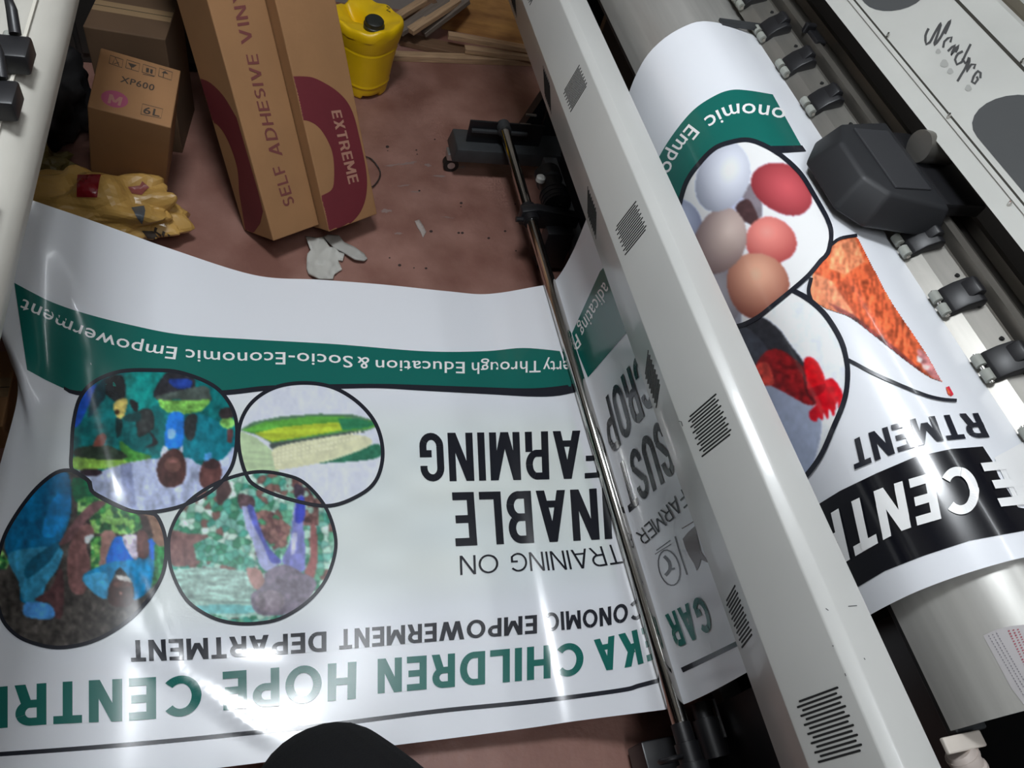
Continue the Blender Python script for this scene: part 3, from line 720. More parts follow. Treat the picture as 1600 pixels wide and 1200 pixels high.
caps('title_lettering', SH, ban, GREEN, [
    ('GAR', [(1098, 928), (1070, 945), (1040, 961)], [(1117, 983), (1085, 1000), (1058, 1013)]), ('EKA', [(1025, 975), (973, 990), (928, 1000)], [(1036, 1026), (985, 1042), (936, 1049)]),
    ('CHILDREN', [(912, 1003), (750, 1018), (590, 1030)], [(912, 1055), (750, 1070), (590, 1084)]), ('HOPE', [(557, 1034), (450, 1042), (348, 1050)], [(556, 1092), (450, 1102), (349, 1110)]),
    ('CENTRE', [(315, 1054), (208, 1060), (79, 1067), (-30, 1076)], [(315, 1117), (208, 1126), (79, 1132), (-30, 1141)])], t=.215, gap=.15)
decal('base_line', SH, ban, LINE, ribs=[([(1153, 1005), (1110, 1026), (1066, 1047)], 8), ([(1046, 1059), (1000, 1071), (968, 1079), (837, 1096), (687, 1111), (519, 1132), (433, 1141), (275, 1157), (120, 1170), (-20, 1180)], 7)])
# emblems beside the title
decal('round_emblem', SH, ban, GREY_TEXT, ribs=[([(1046 + 15 * math.cos(t) + 8 * math.sin(t), 887 + 27 * math.sin(t) - 6 * math.cos(t)) for t in np.linspace(0, 6.28, 20, False)], 2, dict(closed=True)),
      ([(1038, 869), (1046, 878), (1047, 890), (1040, 899)], 5), ([(1046, 890), (1055, 888)], 3), ([(1026, 860), (1048, 844)], 1.5), ([(1024, 866), (1049, 850)], 1.2), ([(1055, 838), (1064, 868), (1074, 898)], 2)])
decal('crest', SH, ban, ink('crest', (92, 80, 80)), polys=[[(1067, 842), (1076, 831), (1086, 822), (1092, 845), (1096, 862), (1108, 880), (1096, 874), (1093, 884), (1089, 892), (1085, 881), (1078, 870), (1072, 858)]], ribs=[([(1066, 826), (1084, 815)], 1.5)])
LEAF = [(60, 140, 70), (90, 170, 80), (130, 190, 95), (40, 105, 60), (150, 205, 120), (35, 90, 55)]
R1 = [(240, 579), (187, 581), (147, 597), (125, 623), (115, 660), (112, 700), (112, 733), (127, 743), (141, 754), (143, 767), (160, 778), (190, 793), (210, 800), (233, 801), (262, 797), (292, 788), (330, 768), (355, 742), (367, 713), (370, 667), (360, 633), (333, 603), (283, 583)]
R2 = [(475, 599), (520, 606), (560, 630), (588, 665), (598, 709), (588, 750), (560, 775), (512, 791), (450, 780), (400, 760), (383, 738), (373, 697), (376, 660), (395, 628), (430, 606)]
R3 = [(115, 736), (88, 739), (54, 767), (21, 812), (3, 850), (-6, 900), (1, 960), (25, 992), (62, 1008), (100, 1012), (146, 1002), (188, 979), (225, 946), (250, 908), (259, 875), (258, 838), (246, 808), (232, 802), (205, 799), (175, 787), (146, 770), (138, 752), (125, 743)]
R4 = [(400, 738), (342, 754), (292, 787), (267, 829), (264, 867), (271, 900), (292, 938), (325, 962), (358, 973), (396, 975), (438, 967), (479, 942), (508, 908), (523, 867), (523, 833), (508, 792), (479, 758), (450, 744)]
picture('people_photo', SH, ban, R1, off=.0014, tex=.7, tr=(120, 560, 4.8), base=(8, 98, 100), layers=[
    ('p', [(0, 60), (1300, 60), (1300, 800), (0, 800)], (10, 100, 102), .16),
    ('p', [(500, 80), (700, 110), (640, 300), (430, 400), (350, 150)], (12, 125, 120), .14), ('p', [(880, 420), (1180, 560), (1200, 720), (1080, 770), (800, 730)], (14, 110, 125), .1),
    ('p', [(0, 850), (100, 880), (380, 770), (620, 750), (830, 745), (930, 800), (1090, 760), (1200, 690), (1200, 1250), (0, 1250)], (166, 176, 206), .02),
    ('p', [(330, 760), (400, 760), (440, 1150), (350, 1000)], (140, 150, 188), .03),
    ('p', [(-20, 740), (380, 700), (560, 745), (380, 785), (200, 830), (-20, 830)], (135, 180, 75), .14), ('p', [(330, 620), (420, 690), (560, 740), (380, 775), (330, 700)], (70, 140, 60), .2),
    ('p', [(-10, 680), (120, 655), (250, 660), (380, 740), (250, 765), (-10, 735)], (42, 56, 44), .2),
    ('p', [(30, 280), (150, 195), (100, 330), (20, 500), (-30, 500)], (22, 75, 175), .1), ('p', [(150, 200), (220, 150), (215, 290), (170, 350), (90, 450), (100, 330)], (20, 55, 65), .2),
    ('p', [(225, 150), (340, 130), (365, 280), (300, 330), (250, 300), (215, 260)], (28, 32, 36), .2), ('p', [(290, 450), (340, 460), (330, 580), (300, 600)], (25, 50, 52), .2),
    ('p', [(690, 100), (860, 130), (880, 230), (720, 290), (590, 300), (580, 240)], (40, 40, 46), .2), ('p', [(690, 160), (850, 160), (850, 220), (740, 225)], (28, 55, 130), .1),
    ('p', [(590, 290), (740, 250), (960, 210), (1000, 270), (990, 330), (740, 310), (640, 330)], (68, 78, 74), .12),
    ('p', [(610, 310), (740, 320), (1000, 310), (990, 345), (930, 400), (800, 422), (680, 410), (620, 360)], (112, 172, 78), .28, (.4, 2)),
    ('p', [(690, 425), (800, 425), (800, 620), (790, 660), (720, 680), (660, 650)], (28, 112, 205), .08), ('p', [(690, 530), (740, 540), (730, 600), (680, 600)], (120, 165, 215), .05),
    ('p', [(650, 655), (625, 750), (690, 700)], (192, 202, 222), 0), ('p', [(795, 650), (765, 700), (790, 720)], (192, 202, 222), 0),
    ('p', [(700, 685), (770, 690), (815, 770), (820, 860), (790, 940), (700, 973), (630, 940), (600, 850), (620, 760)], (70, 44, 42), .08), ('e', (720, 800), 62, 58, 0, (98, 66, 60), .08), ('e', (722, 775), 34, 10, 0, (130, 85, 80), .05),
    ('p', [(985, 750), (1070, 780), (1085, 880), (1060, 960), (990, 985), (935, 960), (918, 890), (940, 800)], (88, 56, 54), .1), ('p', [(985, 745), (1070, 780), (1050, 830), (960, 820), (950, 780)], (58, 40, 42), .1),
    ('p', [(960, 720), (1010, 710), (1015, 745), (960, 775)], (70, 140, 195), 0), ('p', [(160, 575), (215, 568), (205, 650), (120, 660), (130, 630)], (130, 72, 62), .1),
    ('p', [(275, 340), (375, 300), (370, 380), (345, 445), (300, 445)], (190, 172, 95), .2), ('e', (300, 405), 18, 22, 0, (60, 40, 25), .2), ('e', (1130, 485), 57, 43, 0, (120, 178, 90), .25),
    ('p', [(1080, 380), (1180, 380), (1180, 440), (1080, 450)], (50, 44, 46), .1), ('p', [(460, 400), (560, 390), (580, 520), (480, 590), (450, 560)], (48, 52, 52), .2), ('p', [(540, 540), (610, 640), (500, 672), (570, 630)], (40, 40, 44), .1),
    ('p', [(830, 430), (900, 430), (880, 600), (830, 612), (800, 520)], (48, 52, 54), .2), ('p', [(400, 310), (460, 340), (450, 410), (410, 370)], (30, 30, 32), .1), ('p', [(350, 430), (470, 410), (470, 470), (360, 470)], (22, 60, 62), .1),
    ('p', [(1130, 540), (1170, 540), (1160, 640), (1130, 630)], (90, 60, 62), .1), ('e', (105, 857), 86, 30, 0, (46, 34, 44), .1)])
picture('maize_photo', SH, ban, R2, tex=.12, tr=(360, 590, 5.715), base=(200, 204, 216), layers=[
    ('p', [(780, 765), (1000, 710), (1270, 600), (1345, 620), (1345, 700), (1190, 742)], (46, 108, 84), .12),
    ('p', [(80, 470), (200, 400), (450, 350), (800, 325), (1100, 335), (1290, 385), (1330, 430), (1240, 470), (1100, 500), (700, 570), (400, 610), (250, 520)], (84, 118, 92), .08, (.3, 2)),
    ('p', [(100, 470), (300, 400), (700, 350), (1000, 350), (1290, 395), (1320, 430), (1230, 462), (1000, 485), (600, 548), (380, 580), (250, 510)], (86, 150, 62), .16, (.15, 2)),
    ('p', [(220, 500), (420, 450), (700, 420), (970, 400), (1000, 470), (600, 540), (370, 575), (290, 540)], (168, 186, 58), .12, (.15, 2)), ('p', [(960, 370), (1150, 370), (1310, 410), (1230, 450), (1000, 470)], (48, 122, 84), .12, (.2, 2)),
    ('p', [(350, 595), (500, 570), (700, 545), (1100, 485), (1200, 490), (1000, 520), (500, 610), (390, 650)], (72, 82, 80), .05),
    ('p', [(60, 490), (120, 490), (230, 540), (370, 650), (390, 730), (440, 850), (120, 850), (60, 700)], (172, 192, 154), .07, (.3, 2)),
    ('p', [(375, 650), (500, 600), (700, 560), (1000, 515), (1180, 520), (1262, 565), (1230, 620), (1000, 710), (800, 765), (440, 825), (400, 800)], (202, 202, 168), .05),
    ] + [('e', (400 + 36 * i, 662 + 30 * j - (.17 + .03 * (3 - j)) * 36 * i * .9), 12, 10, 0, (222, 221, 190), .05) for i in range(22) for j in range(6) if 662 + 30 * j - .1 * i * 36 < 790 - i * 8])
picture('harvest_photo', SH, ban, R3, off=.0015, tex=.7, tr=(0, 730, 4.137), base=(62, 58, 56), layers=[
    ('p', [(-50, 0), (1120, 0), (1120, 1200), (-50, 1200)], (64, 60, 57), .32),
    ('p', [(330, 50), (440, 40), (460, 290), (400, 470), (370, 600), (300, 760), (250, 870), (140, 870), (125, 740), (60, 600), (30, 480), (100, 290), (200, 160)], (4, 104, 152), .08),
    ('p', [(350, 200), (450, 180), (450, 300), (370, 440), (270, 430)], (8, 125, 190), .06), ('p', [(60, 560), (380, 520), (380, 640), (300, 760), (250, 870), (150, 860), (120, 740)], (50, 140, 178), .1),
    ('p', [(180, 620), (380, 480), (330, 600), (180, 720)], (14, 90, 120), .1),
    ('p', [(380, 660), (410, 700), (405, 960), (340, 965), (325, 880), (225, 860), (330, 780)], (78, 50, 52), .12), ('p', [(170, 875), (325, 890), (342, 978), (165, 965)], (72, 140, 208), .06),
    ('p', [(470, 80), (580, 90), (610, 190), (490, 225)], (0, 92, 58), .15),
    ('v', [(500, 215), (560, 190), (640, 195), (830, 260), (910, 330), (925, 390), (850, 440), (690, 425), (600, 430), (580, 340), (500, 310)], LEAF, 9),
    ('p', [(600, 230), (685, 235), (560, 350), (460, 475), (380, 500), (480, 350)], (108, 76, 78), .1), ('p', [(560, 365), (612, 420), (560, 500), (585, 640), (540, 820), (450, 780), (440, 560), (480, 450)], (122, 84, 82), .1),
    ('p', [(655, 430), (750, 440), (715, 660), (630, 665)], (150, 112, 104), .1), ('v', [(590, 450), (655, 450), (640, 660), (585, 660)], LEAF, 7), ('p', [(548, 450), (610, 440), (560, 500)], (188, 198, 200), 0),
    ('p', [(740, 460), (810, 470), (860, 570), (870, 620), (690, 640)], (0, 98, 200), .08), ('p', [(540, 700), (720, 615), (870, 600), (960, 560), (1005, 620), (1000, 740), (910, 845), (850, 845), (850, 750), (780, 660), (720, 740), (680, 850), (580, 790)], (10, 122, 172), .12),
    ('p', [(540, 710), (690, 690), (690, 850), (590, 800)], (60, 150, 195), .1), ('p', [(960, 470), (1000, 480), (1000, 600), (960, 560)], (0, 100, 205), .05), ('p', [(790, 460), (880, 440), (895, 560), (865, 600)], (186, 176, 196), .3),
    ('p', [(890, 420), (950, 430), (960, 575), (895, 580)], (92, 56, 52), .1), ('p', [(720, 740), (835, 720), (865, 800), (845, 890), (760, 905), (700, 865)], (58, 38, 36), .1), ('e', (790, 760), 55, 22, 0, (92, 60, 54), .06), ('e', (780, 815), 10, 10, 0, (150, 110, 100), 0),
    ('p', [(750, 700), (840, 715), (850, 745), (760, 725)], (202, 200, 196), .06), ('p', [(745, 690), (775, 650), (805, 690)], (26, 24, 26), 0),
    ('v', [(1000, 500), (1075, 500), (1060, 700), (975, 790), (1000, 640)], [(36, 130, 64), (50, 150, 80), (25, 100, 55)], 8), ('p', [(920, 300), (1040, 310), (1075, 500), (1000, 490)], (128, 100, 84), .15), ('p', [(905, 310), (950, 320), (990, 450), (930, 410)], (58, 44, 42), .25),
    ('v', [(-40, 520), (20, 540), (60, 620), (40, 660), (-40, 660)], LEAF, 6)])
PAL = [(118, 178, 164), (172, 206, 190), (72, 152, 134), (96, 160, 130), (196, 220, 208), (122, 92, 86), (60, 130, 100), (140, 190, 170)]
picture('field_photo', SH, ban, R4, off=.0016, tex=.5, tr=(255, 730, 4.614), base=(120, 160, 150), layers=[
    ('v', [(0, 0), (1292, 0), (1292, 1200), (0, 1200)], PAL, 11),
    ('v', [(880, 60), (1010, 80), (1120, 280), (1120, 420), (1010, 420), (1000, 210), (900, 180)], [(104, 72, 70), (130, 96, 92), (80, 56, 58), (150, 180, 165)], 9), ('v', [(640, 300), (780, 320), (920, 430), (900, 540), (800, 600), (720, 500)], [(118, 84, 82), (140, 104, 98), (100, 70, 72), (70, 140, 100)], 9),
    ('p', [(40, 470), (180, 480), (310, 500), (230, 600), (240, 690), (60, 705)], (122, 92, 90), .12), ('v', [(220, 560), (320, 510), (560, 600), (700, 700), (560, 740), (330, 680), (240, 670)], [(80, 160, 140), (110, 180, 160), (60, 140, 110)], 10),
    ('p', [(60, 740), (330, 720), (650, 760), (680, 1070), (480, 1090), (250, 1040), (140, 920)], (140, 172, 162), .22, (.4, 2)), ('p', [(250, 1000), (650, 1000), (650, 1050), (300, 1055)], (110, 176, 176), .1),
    ('p', [(385, 140), (450, 85), (492, 180), (400, 275)], (74, 58, 58), .1), ('p', [(540, 200), (650, 220), (650, 300), (560, 300)], (84, 66, 70), .2), ('p', [(950, 120), (1020, 160), (1000, 230), (950, 220)], (60, 50, 62), .2),
    ('p', [(563, 280), (640, 280), (690, 420), (760, 580), (860, 690), (740, 755), (690, 700), (640, 520), (600, 450)], (150, 156, 192), .08, (2, .4)), ('p', [(605, 285), (648, 285), (700, 440), (770, 590), (850, 680), (780, 690), (720, 560), (650, 420)], (84, 92, 170), .08),
    ('p', [(960, 230), (1016, 220), (1012, 420), (1018, 745), (860, 690), (915, 540), (930, 400)], (122, 126, 186), .06), ('p', [(968, 228), (1016, 220), (1016, 380), (950, 395)], (56, 66, 166), .05), ('p', [(930, 480), (965, 470), (950, 620), (920, 640)], (184, 186, 214), .05),
    ('p', [(600, 735), (700, 745), (730, 860), (655, 875)], (158, 122, 116), .08), ('p', [(1060, 430), (1100, 430), (1115, 640), (1080, 810), (1010, 790), (1060, 640)], (142, 92, 90), .08),
    ('p', [(740, 760), (870, 705), (1000, 760), (1100, 820), (1080, 910), (960, 1040), (800, 1075), (670, 1050), (632, 930), (720, 850)], (112, 104, 118), .14), ('e', (770, 970), 110, 80, 0, (128, 118, 128), .15)])
decal('roundel_outline', SH, ban, LINE, ribs=[(R2, 6, dict(closed=True))], off=.0019)
decal('roundel_outline', SH, ban, LINE, ribs=[(R4, 5.5, dict(closed=True))], off=.0020)
decal('roundel_outline', SH, ban, LINE, ribs=[(R3, 6, dict(closed=True))], off=.0020)
decal('roundel_outline', SH, ban, LINE, ribs=[(R1, 6, dict(closed=True))], off=.0020)

# ------------------------------------------------------------------ print on the part over the platen
pt_ = [(1008, 292), (1025, 255), (1050, 213), (1083, 173), (1117, 150), (1143, 141), (1170, 142), (1207, 148)]
pb_ = [(1052, 358), (1060, 333), (1073, 287), (1093, 257), (1117, 233), (1143, 222), (1170, 221), (1200, 228), (1252, 229)]
decal('green_band', SH, ban, GREEN, bands=[(pt_, pb_, 90, 8)])
decal('band_edge', SH, ban, LINE, polys=[[(1196, 229), (1253, 228), (1259, 237), (1218, 240), (1196, 232)]], off=.0011)
text('band_lettering', SH, ban, WHITE, [('onomic', [(1228, 172), (1195, 165), (1150, 163), (1120, 173), (1100, 186)], 23.), ('Empo', [(1077, 194), (1052, 226), (1032, 266)], 22.)], bold=.008, space=1.05)
E1 = [(1052, 350), (1060, 333), (1073, 287), (1093, 257), (1117, 233), (1143, 223), (1170, 220), (1197, 230), (1223, 247), (1250, 273), (1273, 310), (1293, 347), (1298, 370), (1293, 397), (1283, 408), (1263, 432), (1237, 455), (1210, 477), (1187, 495), (1163, 507), (1140, 512), (1110, 500), (1080, 440)]
def egg(c, rx, ry, an, a, b, h): return ('egg', c, rx, ry, an, a, b, h)
picture('eggs_photo', SH, ban, E1, base=(214, 217, 226), layers=[
    ('p', [(1060, 470), (1110, 400), (1140, 420), (1160, 500), (1130, 505), (1090, 500)], (140, 140, 152), .03), ('p', [(1140, 300), (1180, 290), (1190, 340), (1150, 345)], (120, 112, 120), .05),
    egg((1156, 322), 16, 14, 0, (185, 190, 212), (150, 155, 185), (0, 0)), egg((1073, 352), 25, 42, -15, (186, 194, 216), (120, 125, 150), (-.2, -.3)), egg((1116, 462), 42, 52, -30, (176, 174, 182), (110, 105, 112), (0, -.2)),
    egg((1223, 295), 37, 51, -58, (188, 82, 88), (118, 40, 46), (.15, .1)), ('p', [(1150, 325), (1170, 312), (1186, 345), (1170, 350)], (70, 50, 52), .1),
    egg((1206, 377), 40, 36, 20, (226, 140, 130), (160, 72, 70), (-.3, -.3)), egg((1186, 446), 48, 52, -20, (226, 172, 146), (120, 66, 54), (.05, -.35)),
    egg((1126, 378), 40, 54, 25, (205, 186, 178), (112, 92, 92), (.1, -.35)), egg((1131, 277), 41, 56, 18, (218, 221, 230), (138, 142, 158), (.15, -.25))])
ROOST = [(1237, 453), (1263, 468), (1290, 493), (1313, 530), (1323, 563), (1325, 593), (1320, 627), (1303, 670), (1287, 707), (1270, 733), (1252, 753), (1225, 735), (1170, 620), (1138, 512), (1163, 507), (1187, 495), (1210, 477)]
picture('rooster_photo', SH, ban, ROOST, tex=.15, tr=(1030, 380, 3.0), base=(212, 216, 226), layers=[
    ('p', [(440, 655), (520, 660), (720, 760), (760, 900), (660, 1100), (450, 760)], (150, 160, 182), .02),
    ('p', [(320, 395), (400, 375), (470, 342), (560, 400), (620, 480), (680, 560), (700, 620), (600, 640), (450, 600)], (40, 42, 48), .15),
    ('p', [(330, 420), (420, 400), (520, 520), (460, 620)], (58, 62, 72), .12),
    ('p', [(500, 510), (570, 500), (640, 545), (690, 600), (740, 740), (700, 758), (600, 705), (500, 655), (455, 655), (448, 590)], (124, 20, 24), .28), ('p', [(450, 580), (510, 560), (540, 660), (460, 655)], (190, 60, 50), .25), ('p', [(680, 600), (720, 640), (735, 745), (690, 700)], (80, 18, 22), .1),
    ('p', [(680, 548), (705, 533), (740, 555), (770, 610), (775, 650), (740, 690), (705, 700), (690, 620)], (196, 16, 26), .12),
    ('p', [(705, 690), (760, 655), (812, 635), (850, 680), (863, 720), (845, 780), (836, 740), (820, 815), (800, 775), (792, 832), (775, 795), (768, 835), (748, 810), (742, 838), (710, 825), (708, 790), (740, 750)], (190, 12, 28), .12),
    ('p', [(700, 690), (780, 660), (770, 700), (720, 720)], (140, 14, 24), .1)])
HEN = [(1298, 383), (1316, 372), (1337, 369), (1357, 405), (1390, 467), (1423, 517), (1447, 553), (1472, 597), (1484, 612), (1487, 618), (1481, 620), (1472, 600), (1450, 590), (1417, 567), (1367, 527), (1327, 497), (1290, 483), (1267, 467), (1266, 450), (1270, 428)]
picture('hen_photo', SH, ban, HEN, tex=.4, base=(188, 84, 52), layers=[
    ('p', [(1250, 350), (1500, 350), (1500, 640), (1250, 640)], (196, 88, 54), .38, (2.2, .6)), ('p', [(1266, 425), (1300, 440), (1340, 500), (1290, 486), (1264, 470)], (214, 128, 92), .25, (2, .6)), ('p', [(1300, 380), (1335, 372), (1350, 410), (1320, 430), (1296, 420)], (218, 130, 92), .3, (2, .6)),
    ('p', [(1292, 472), (1330, 490), (1400, 545), (1450, 588), (1400, 560), (1330, 505)], (112, 52, 48), .45, (.7, .7)),
    ('p', [(1432, 548), (1444, 552), (1470, 596), (1455, 590), (1440, 572)], (190, 120, 120), .3), ('p', [(1432, 556), (1440, 562), (1438, 568), (1432, 566)], (232, 228, 228), 0, None), ('p', [(1440, 570), (1452, 574), (1448, 580), (1442, 578)], (228, 190, 186), 0)])
decal('wattle', SH, ban, ink('red', (198, 40, 62)), polys=[[(1477, 606), (1482, 604), (1489, 617), (1485, 620), (1480, 616)]], off=.0013)
decal('roundel_outline', SH, ban, LINE, ribs=[(E1[1:21], 7), (ROOST[:11], 8), ([(1298, 384), (1312, 374), (1338, 369)], 5), ([(1326, 563), (1363, 583), (1400, 600), (1443, 618), (1470, 625), (1493, 627)], 5), ([(1268, 470), (1264, 455), (1268, 435)], 6)], off=.0024)
caps('department_lettering', SH, ban, LINE, [('RTMENT', [(1527, 646), (1480, 649), (1433, 654), (1403, 662), (1355, 678), (1328, 691)], [(1545, 684), (1497, 687), (1457, 692), (1423, 701), (1383, 715), (1337, 734)])], t=.21, gap=.12)
decal('black_panel', SH, ban, PANEL, polys=[[(1240, 812), (1271, 793), (1313, 767), (1369, 740), (1430, 714), (1485, 702), (1535, 698), (1550, 721), (1560, 745), (1575, 768), (1590, 793), (1605, 796), (1620, 826), (1515, 845), (1442, 869), (1383, 892), (1331, 923), (1300, 940), (1262, 870)]], L=5)
caps('title_lettering', SH, ban, WHITE, [('CENTR', [(1520, 727), (1480, 733), (1432, 746), (1377, 764), (1320, 790), (1274, 818)], [(1534, 800), (1485, 808), (1458, 815), (1408, 831), (1352, 861), (1292, 897)]), ('E', [(1582, 720), (1530, 725)], [(1612, 788), (1562, 793)])], t=.215, gap=.15, off=.0024)
decal('unprinted_margin', SH, ban, WHITE, polys=[[(1552, 716), (1600, 690), (1640, 780), (1588, 792)]], off=.0016, L=5)

# ------------------------------------------------------------------ marks on the printer
HW = lambda L: [(1300 + a / 5.333, b / 5.333) for a, b in L]
MARK = mat('marker_ink', (0.055, 0.055, 0.055), 0.6)
decal('handwriting', cover_c, prn, MARK, off=.0008, ribs=[
    (HW([(805, 240), (778, 300), (785, 372), (815, 355), (858, 275), (908, 195), (885, 275), (850, 378), (900, 320), (950, 225), (988, 170), (965, 230), (940, 285)]), 4.0),
    (HW([(925, 400), (935, 350), (965, 322), (998, 312), (985, 355)]), 3.6), (HW([(965, 430), (1000, 395), (1028, 378), (990, 462), (1035, 400), (1058, 380), (1030, 440)]), 3.6),
    (HW([(1090, 430), (1050, 450), (1025, 500), (1040, 540), (1080, 520), (1115, 450), (1155, 370)]), 3.8), (HW([(1140, 480), (1115, 560), (1080, 620), (1045, 680)]), 3.8),
    (HW([(1085, 490), (1110, 530), (1150, 490), (1120, 600), (1160, 540), (1195, 540), (1180, 575)]), 3.6), (HW([(1235, 655), (1238, 610), (1215, 595), (1180, 640), (1165, 685), (1190, 698), (1215, 665), (1205, 640)]), 3.8)])
SMUDGE = mat('marker_smudge', (0.34, 0.34, 0.32), 0.5)
for c, r in (((885, 430), 22), ((935, 530), 34), ((985, 595), 26), ((1135, 735), 28)):
    decal('smudge', cover_c, prn, SMUDGE, polys=[HW([(c[0] + r * (1 + .2 * math.sin(3 * t)) * math.cos(t), c[1] + r * math.sin(t)) for t in np.linspace(0, 6.28, 12, False)])], off=.0006)
beam_c = Caster([beam])
SC = mat('scuff', (.05, .05, .05), .7)
CR = lambda L: [(1100 + a / 4, 900 + b / 4) for a, b in L]
for L_ in ([(760, 203), (778, 216)], [(882, 608), (888, 626)], [(998, 513), (1006, 524)], [(900, 190), (955, 186)], [(802, 436), (812, 437)]):
    decal('scuff_mark', beam_c, beam, SC, ribs=[(CR(L_), 1.3)], off=.0005)
decal('scuff_mark', beam_c, beam, SC, ribs=[([(1061, 658), (1065, 659), (1067, 666)], 1.3)], off=.0005)
plc = Caster([platen])
ST = decal('sticker', plc, platen, mat('sticker_paper', (.72, .69, .70), .4), polys=[[(1536, 993), (1556, 984), (1580, 978), (1604, 976), (1640, 1100), (1602, 1104), (1580, 1075), (1556, 1030)]], off=.0006)
RED = mat('sticker_red', (.55, .16, .20), .5); GRY = mat('sticker_grey', (.30, .28, .32), .5)
for k, (a, b, m_, wd) in enumerate([((1545, 993), (1603, 1092), GRY, 1.5), ((1551, 991), (1608, 1088), GRY, 1.5), ((1557, 989), (1612, 1084), GRY, 1.5), ((1576, 985), (1622, 1082), RED, 3), ((1583, 984), (1627, 1078), RED, 3), ((1590, 983), (1632, 1076), RED, 3)]):
    rb = []
    n = 24
    for i in range(n):
        t0, t1 = i / n, (i + .35 + .3 * random.random()) / n
        p, q = np.array(a), np.array(b); rb.append(([tuple(p + (q - p) * t0), tuple(p + (q - p) * t1)], wd, dict(curve=False)))
    decal('sticker_print', plc, ST, m_, ribs=rb, off=.0010)
MB().box(.86, .985, 1.306, 1.326, .944, .950).build('edge_clip', GREY_S, prn)
MB().box(.90, .96, .176, .196, .942, .950).build('edge_clip', mat('worn_clip', (.16, .16, .13), .5), prn)

# ================================================================== printer on the left
pl2 = empty('large_format_printer', 'worn white printer cut off by the left edge of the photo', 'printer')
WORN = mat('worn_white_paint', (0.50, 0.48, 0.43), 0.5, noise=(14, 0.25), stretch=(1, .25, 1))
L2 = [(-1.1, .955), (-.42, .955), (-.345, .957), (-.315, .953), (-.305, .953), (-.285, .945), (-.268, .93), (-.262, .91), (-.268, .88), (-.30, .84), (-.36, .81), (-1.1, .80)]
L2 = [(a - .022, b) for a, b in L2]
MB().prism([tuple(p) for p in L2], -.8, 1.72).build('platen', WORN, pl2, True)
MB().box(-.315, -.311, -.8, 1.72, .9525, .9545).build('platen_ridge', mat('ridge_paint', (.58, .55, .48), .4), pl2)
MB().prism([(-.385, 1.02), (-.39, 1.05), (-.50, 1.16), (-.9, 1.2), (-.9, 1.02)], -.8, 1.72).bevel(.004).build('top_cover', BEIGE_D, pl2)
MB().box(-1.15, -.86, -.7, 1.66, .10, .80).bevel(.005).build('printer_body', BLACK_M, pl2)
for yy in (1.45, -.6):
    MB().box(-1.07, -.94, yy - .04, yy + .04, .0, .10).build('leg', BLACK_M, pl2)
for yy in (.962, .868, .70, .605, .51):
    cl = MB().box(-.362, -.292, yy - .026, yy + .02, .955, .982).bevel(.004).build('media_clamp', BLACK_P, pl2, True)
    for d in (-.012, .008): MB().cyl((-.330 + d, yy + .02, .972), (-.330 + d, yy + .034, .972), .006, 14).build('clamp_roller', RUBBER, cl, True)
    MB().box(-.351, -.307, yy + .02, yy + .03, .956, .968).bevel(.002).build('clamp_spring', ALU, cl)
    MB().tube([(-.310, yy + .02, .982), (-.313, yy + .045, 1.0), (-.317, yy + .058, 1.006), (-.323, yy + .062, 1.006)], [.007, .0065, .005, .003], 10).build('lever_handle', BLACK_P, cl, True)

# ================================================================== cartons
CARD = mat('cardboard', (0.35, 0.178, 0.075), 0.75, noise=(5, 0.16), bump=(60, .05))
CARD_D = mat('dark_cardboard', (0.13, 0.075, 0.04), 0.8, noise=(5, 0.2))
def rotm(rx, ry, rz): return Matrix.Rotation(rz, 3, 'Z') @ Matrix.Rotation(ry, 3, 'Y') @ Matrix.Rotation(rx, 3, 'X')
def carton(name, label, pos, rot, wd, dp, ht, m, group=None, seam=True):
    """closed carton with folded flaps and taped seam; origin at the front left bottom corner"""
    o = empty(name, label, 'box', group); o.location = pos; o.rotation_euler = rot
    body = MB().box(0, wd, 0, dp, 0, ht).bevel(.003, 2).build('body', m, o)
    if seam: MB().box(0.002, wd - .002, dp / 2 - .025, dp / 2 + .025, -.0004, ht + .0006).build('packing_tape', mat('packing_tape', (.33, .22, .12), .25), o)
    for z0 in ((ht, 0) if seam else (0,)):
        MB().box(.002, wd - .002, dp / 2 - .001, dp / 2 + .001, z0 - .001, z0 + .0012).build('flap_seam', mat('seam', (.05, .035, .02), .9), o)
    bpy.context.view_layer.update()
    return o, body
v1, b1 = carton('long_carton', 'long brown carton lettered SELF ADHESIVE VINYL, leaning left of its twin', (-0.0161, 1.5392, 0.0871), (-0.5, 0.0478, 0.5565), .1475, .167, 1.55, CARD)
v2, b2 = carton('long_carton', 'long brown carton lettered EXTREME on a dark red arc, leaning beside the yellow jerrycan', (0.1345, 1.5806, 0.0882), (-0.5, 0.0478, 0.5565), .170, .167, 1.42, CARD)
xo, xb = carton('ink_carton', 'small brown carton printed XP600 and 6L', (-.496, 1.7816, .0379), (.2187, .2063, -.0556), .185, .191, .3322, CARD, None, False)
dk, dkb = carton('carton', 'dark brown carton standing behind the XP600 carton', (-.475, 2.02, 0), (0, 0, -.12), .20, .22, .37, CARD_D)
C1, C2, CX = Caster([b1], v1.matrix_world.to_3x3() @ Vector((0, -1, 0))), Caster([b2], v2.matrix_world.to_3x3() @ Vector((0, -1, 0))), Caster([xb])
C1L = Caster([b1], v1.matrix_world.to_3x3() @ Vector((-1, 0, 0)))
REDC = mat('carton_red', (0.155, 0.018, 0.026), 0.6, noise=(8, .12)); BRN = mat('carton_lettering', (0.17, 0.045, 0.04), 0.7); PINKL = mat('carton_pale_lettering', (0.40, 0.20, 0.14), 0.7)
Z2 = lambda L: [(250 + a / 2.667, b / 2.667) for a, b in L]
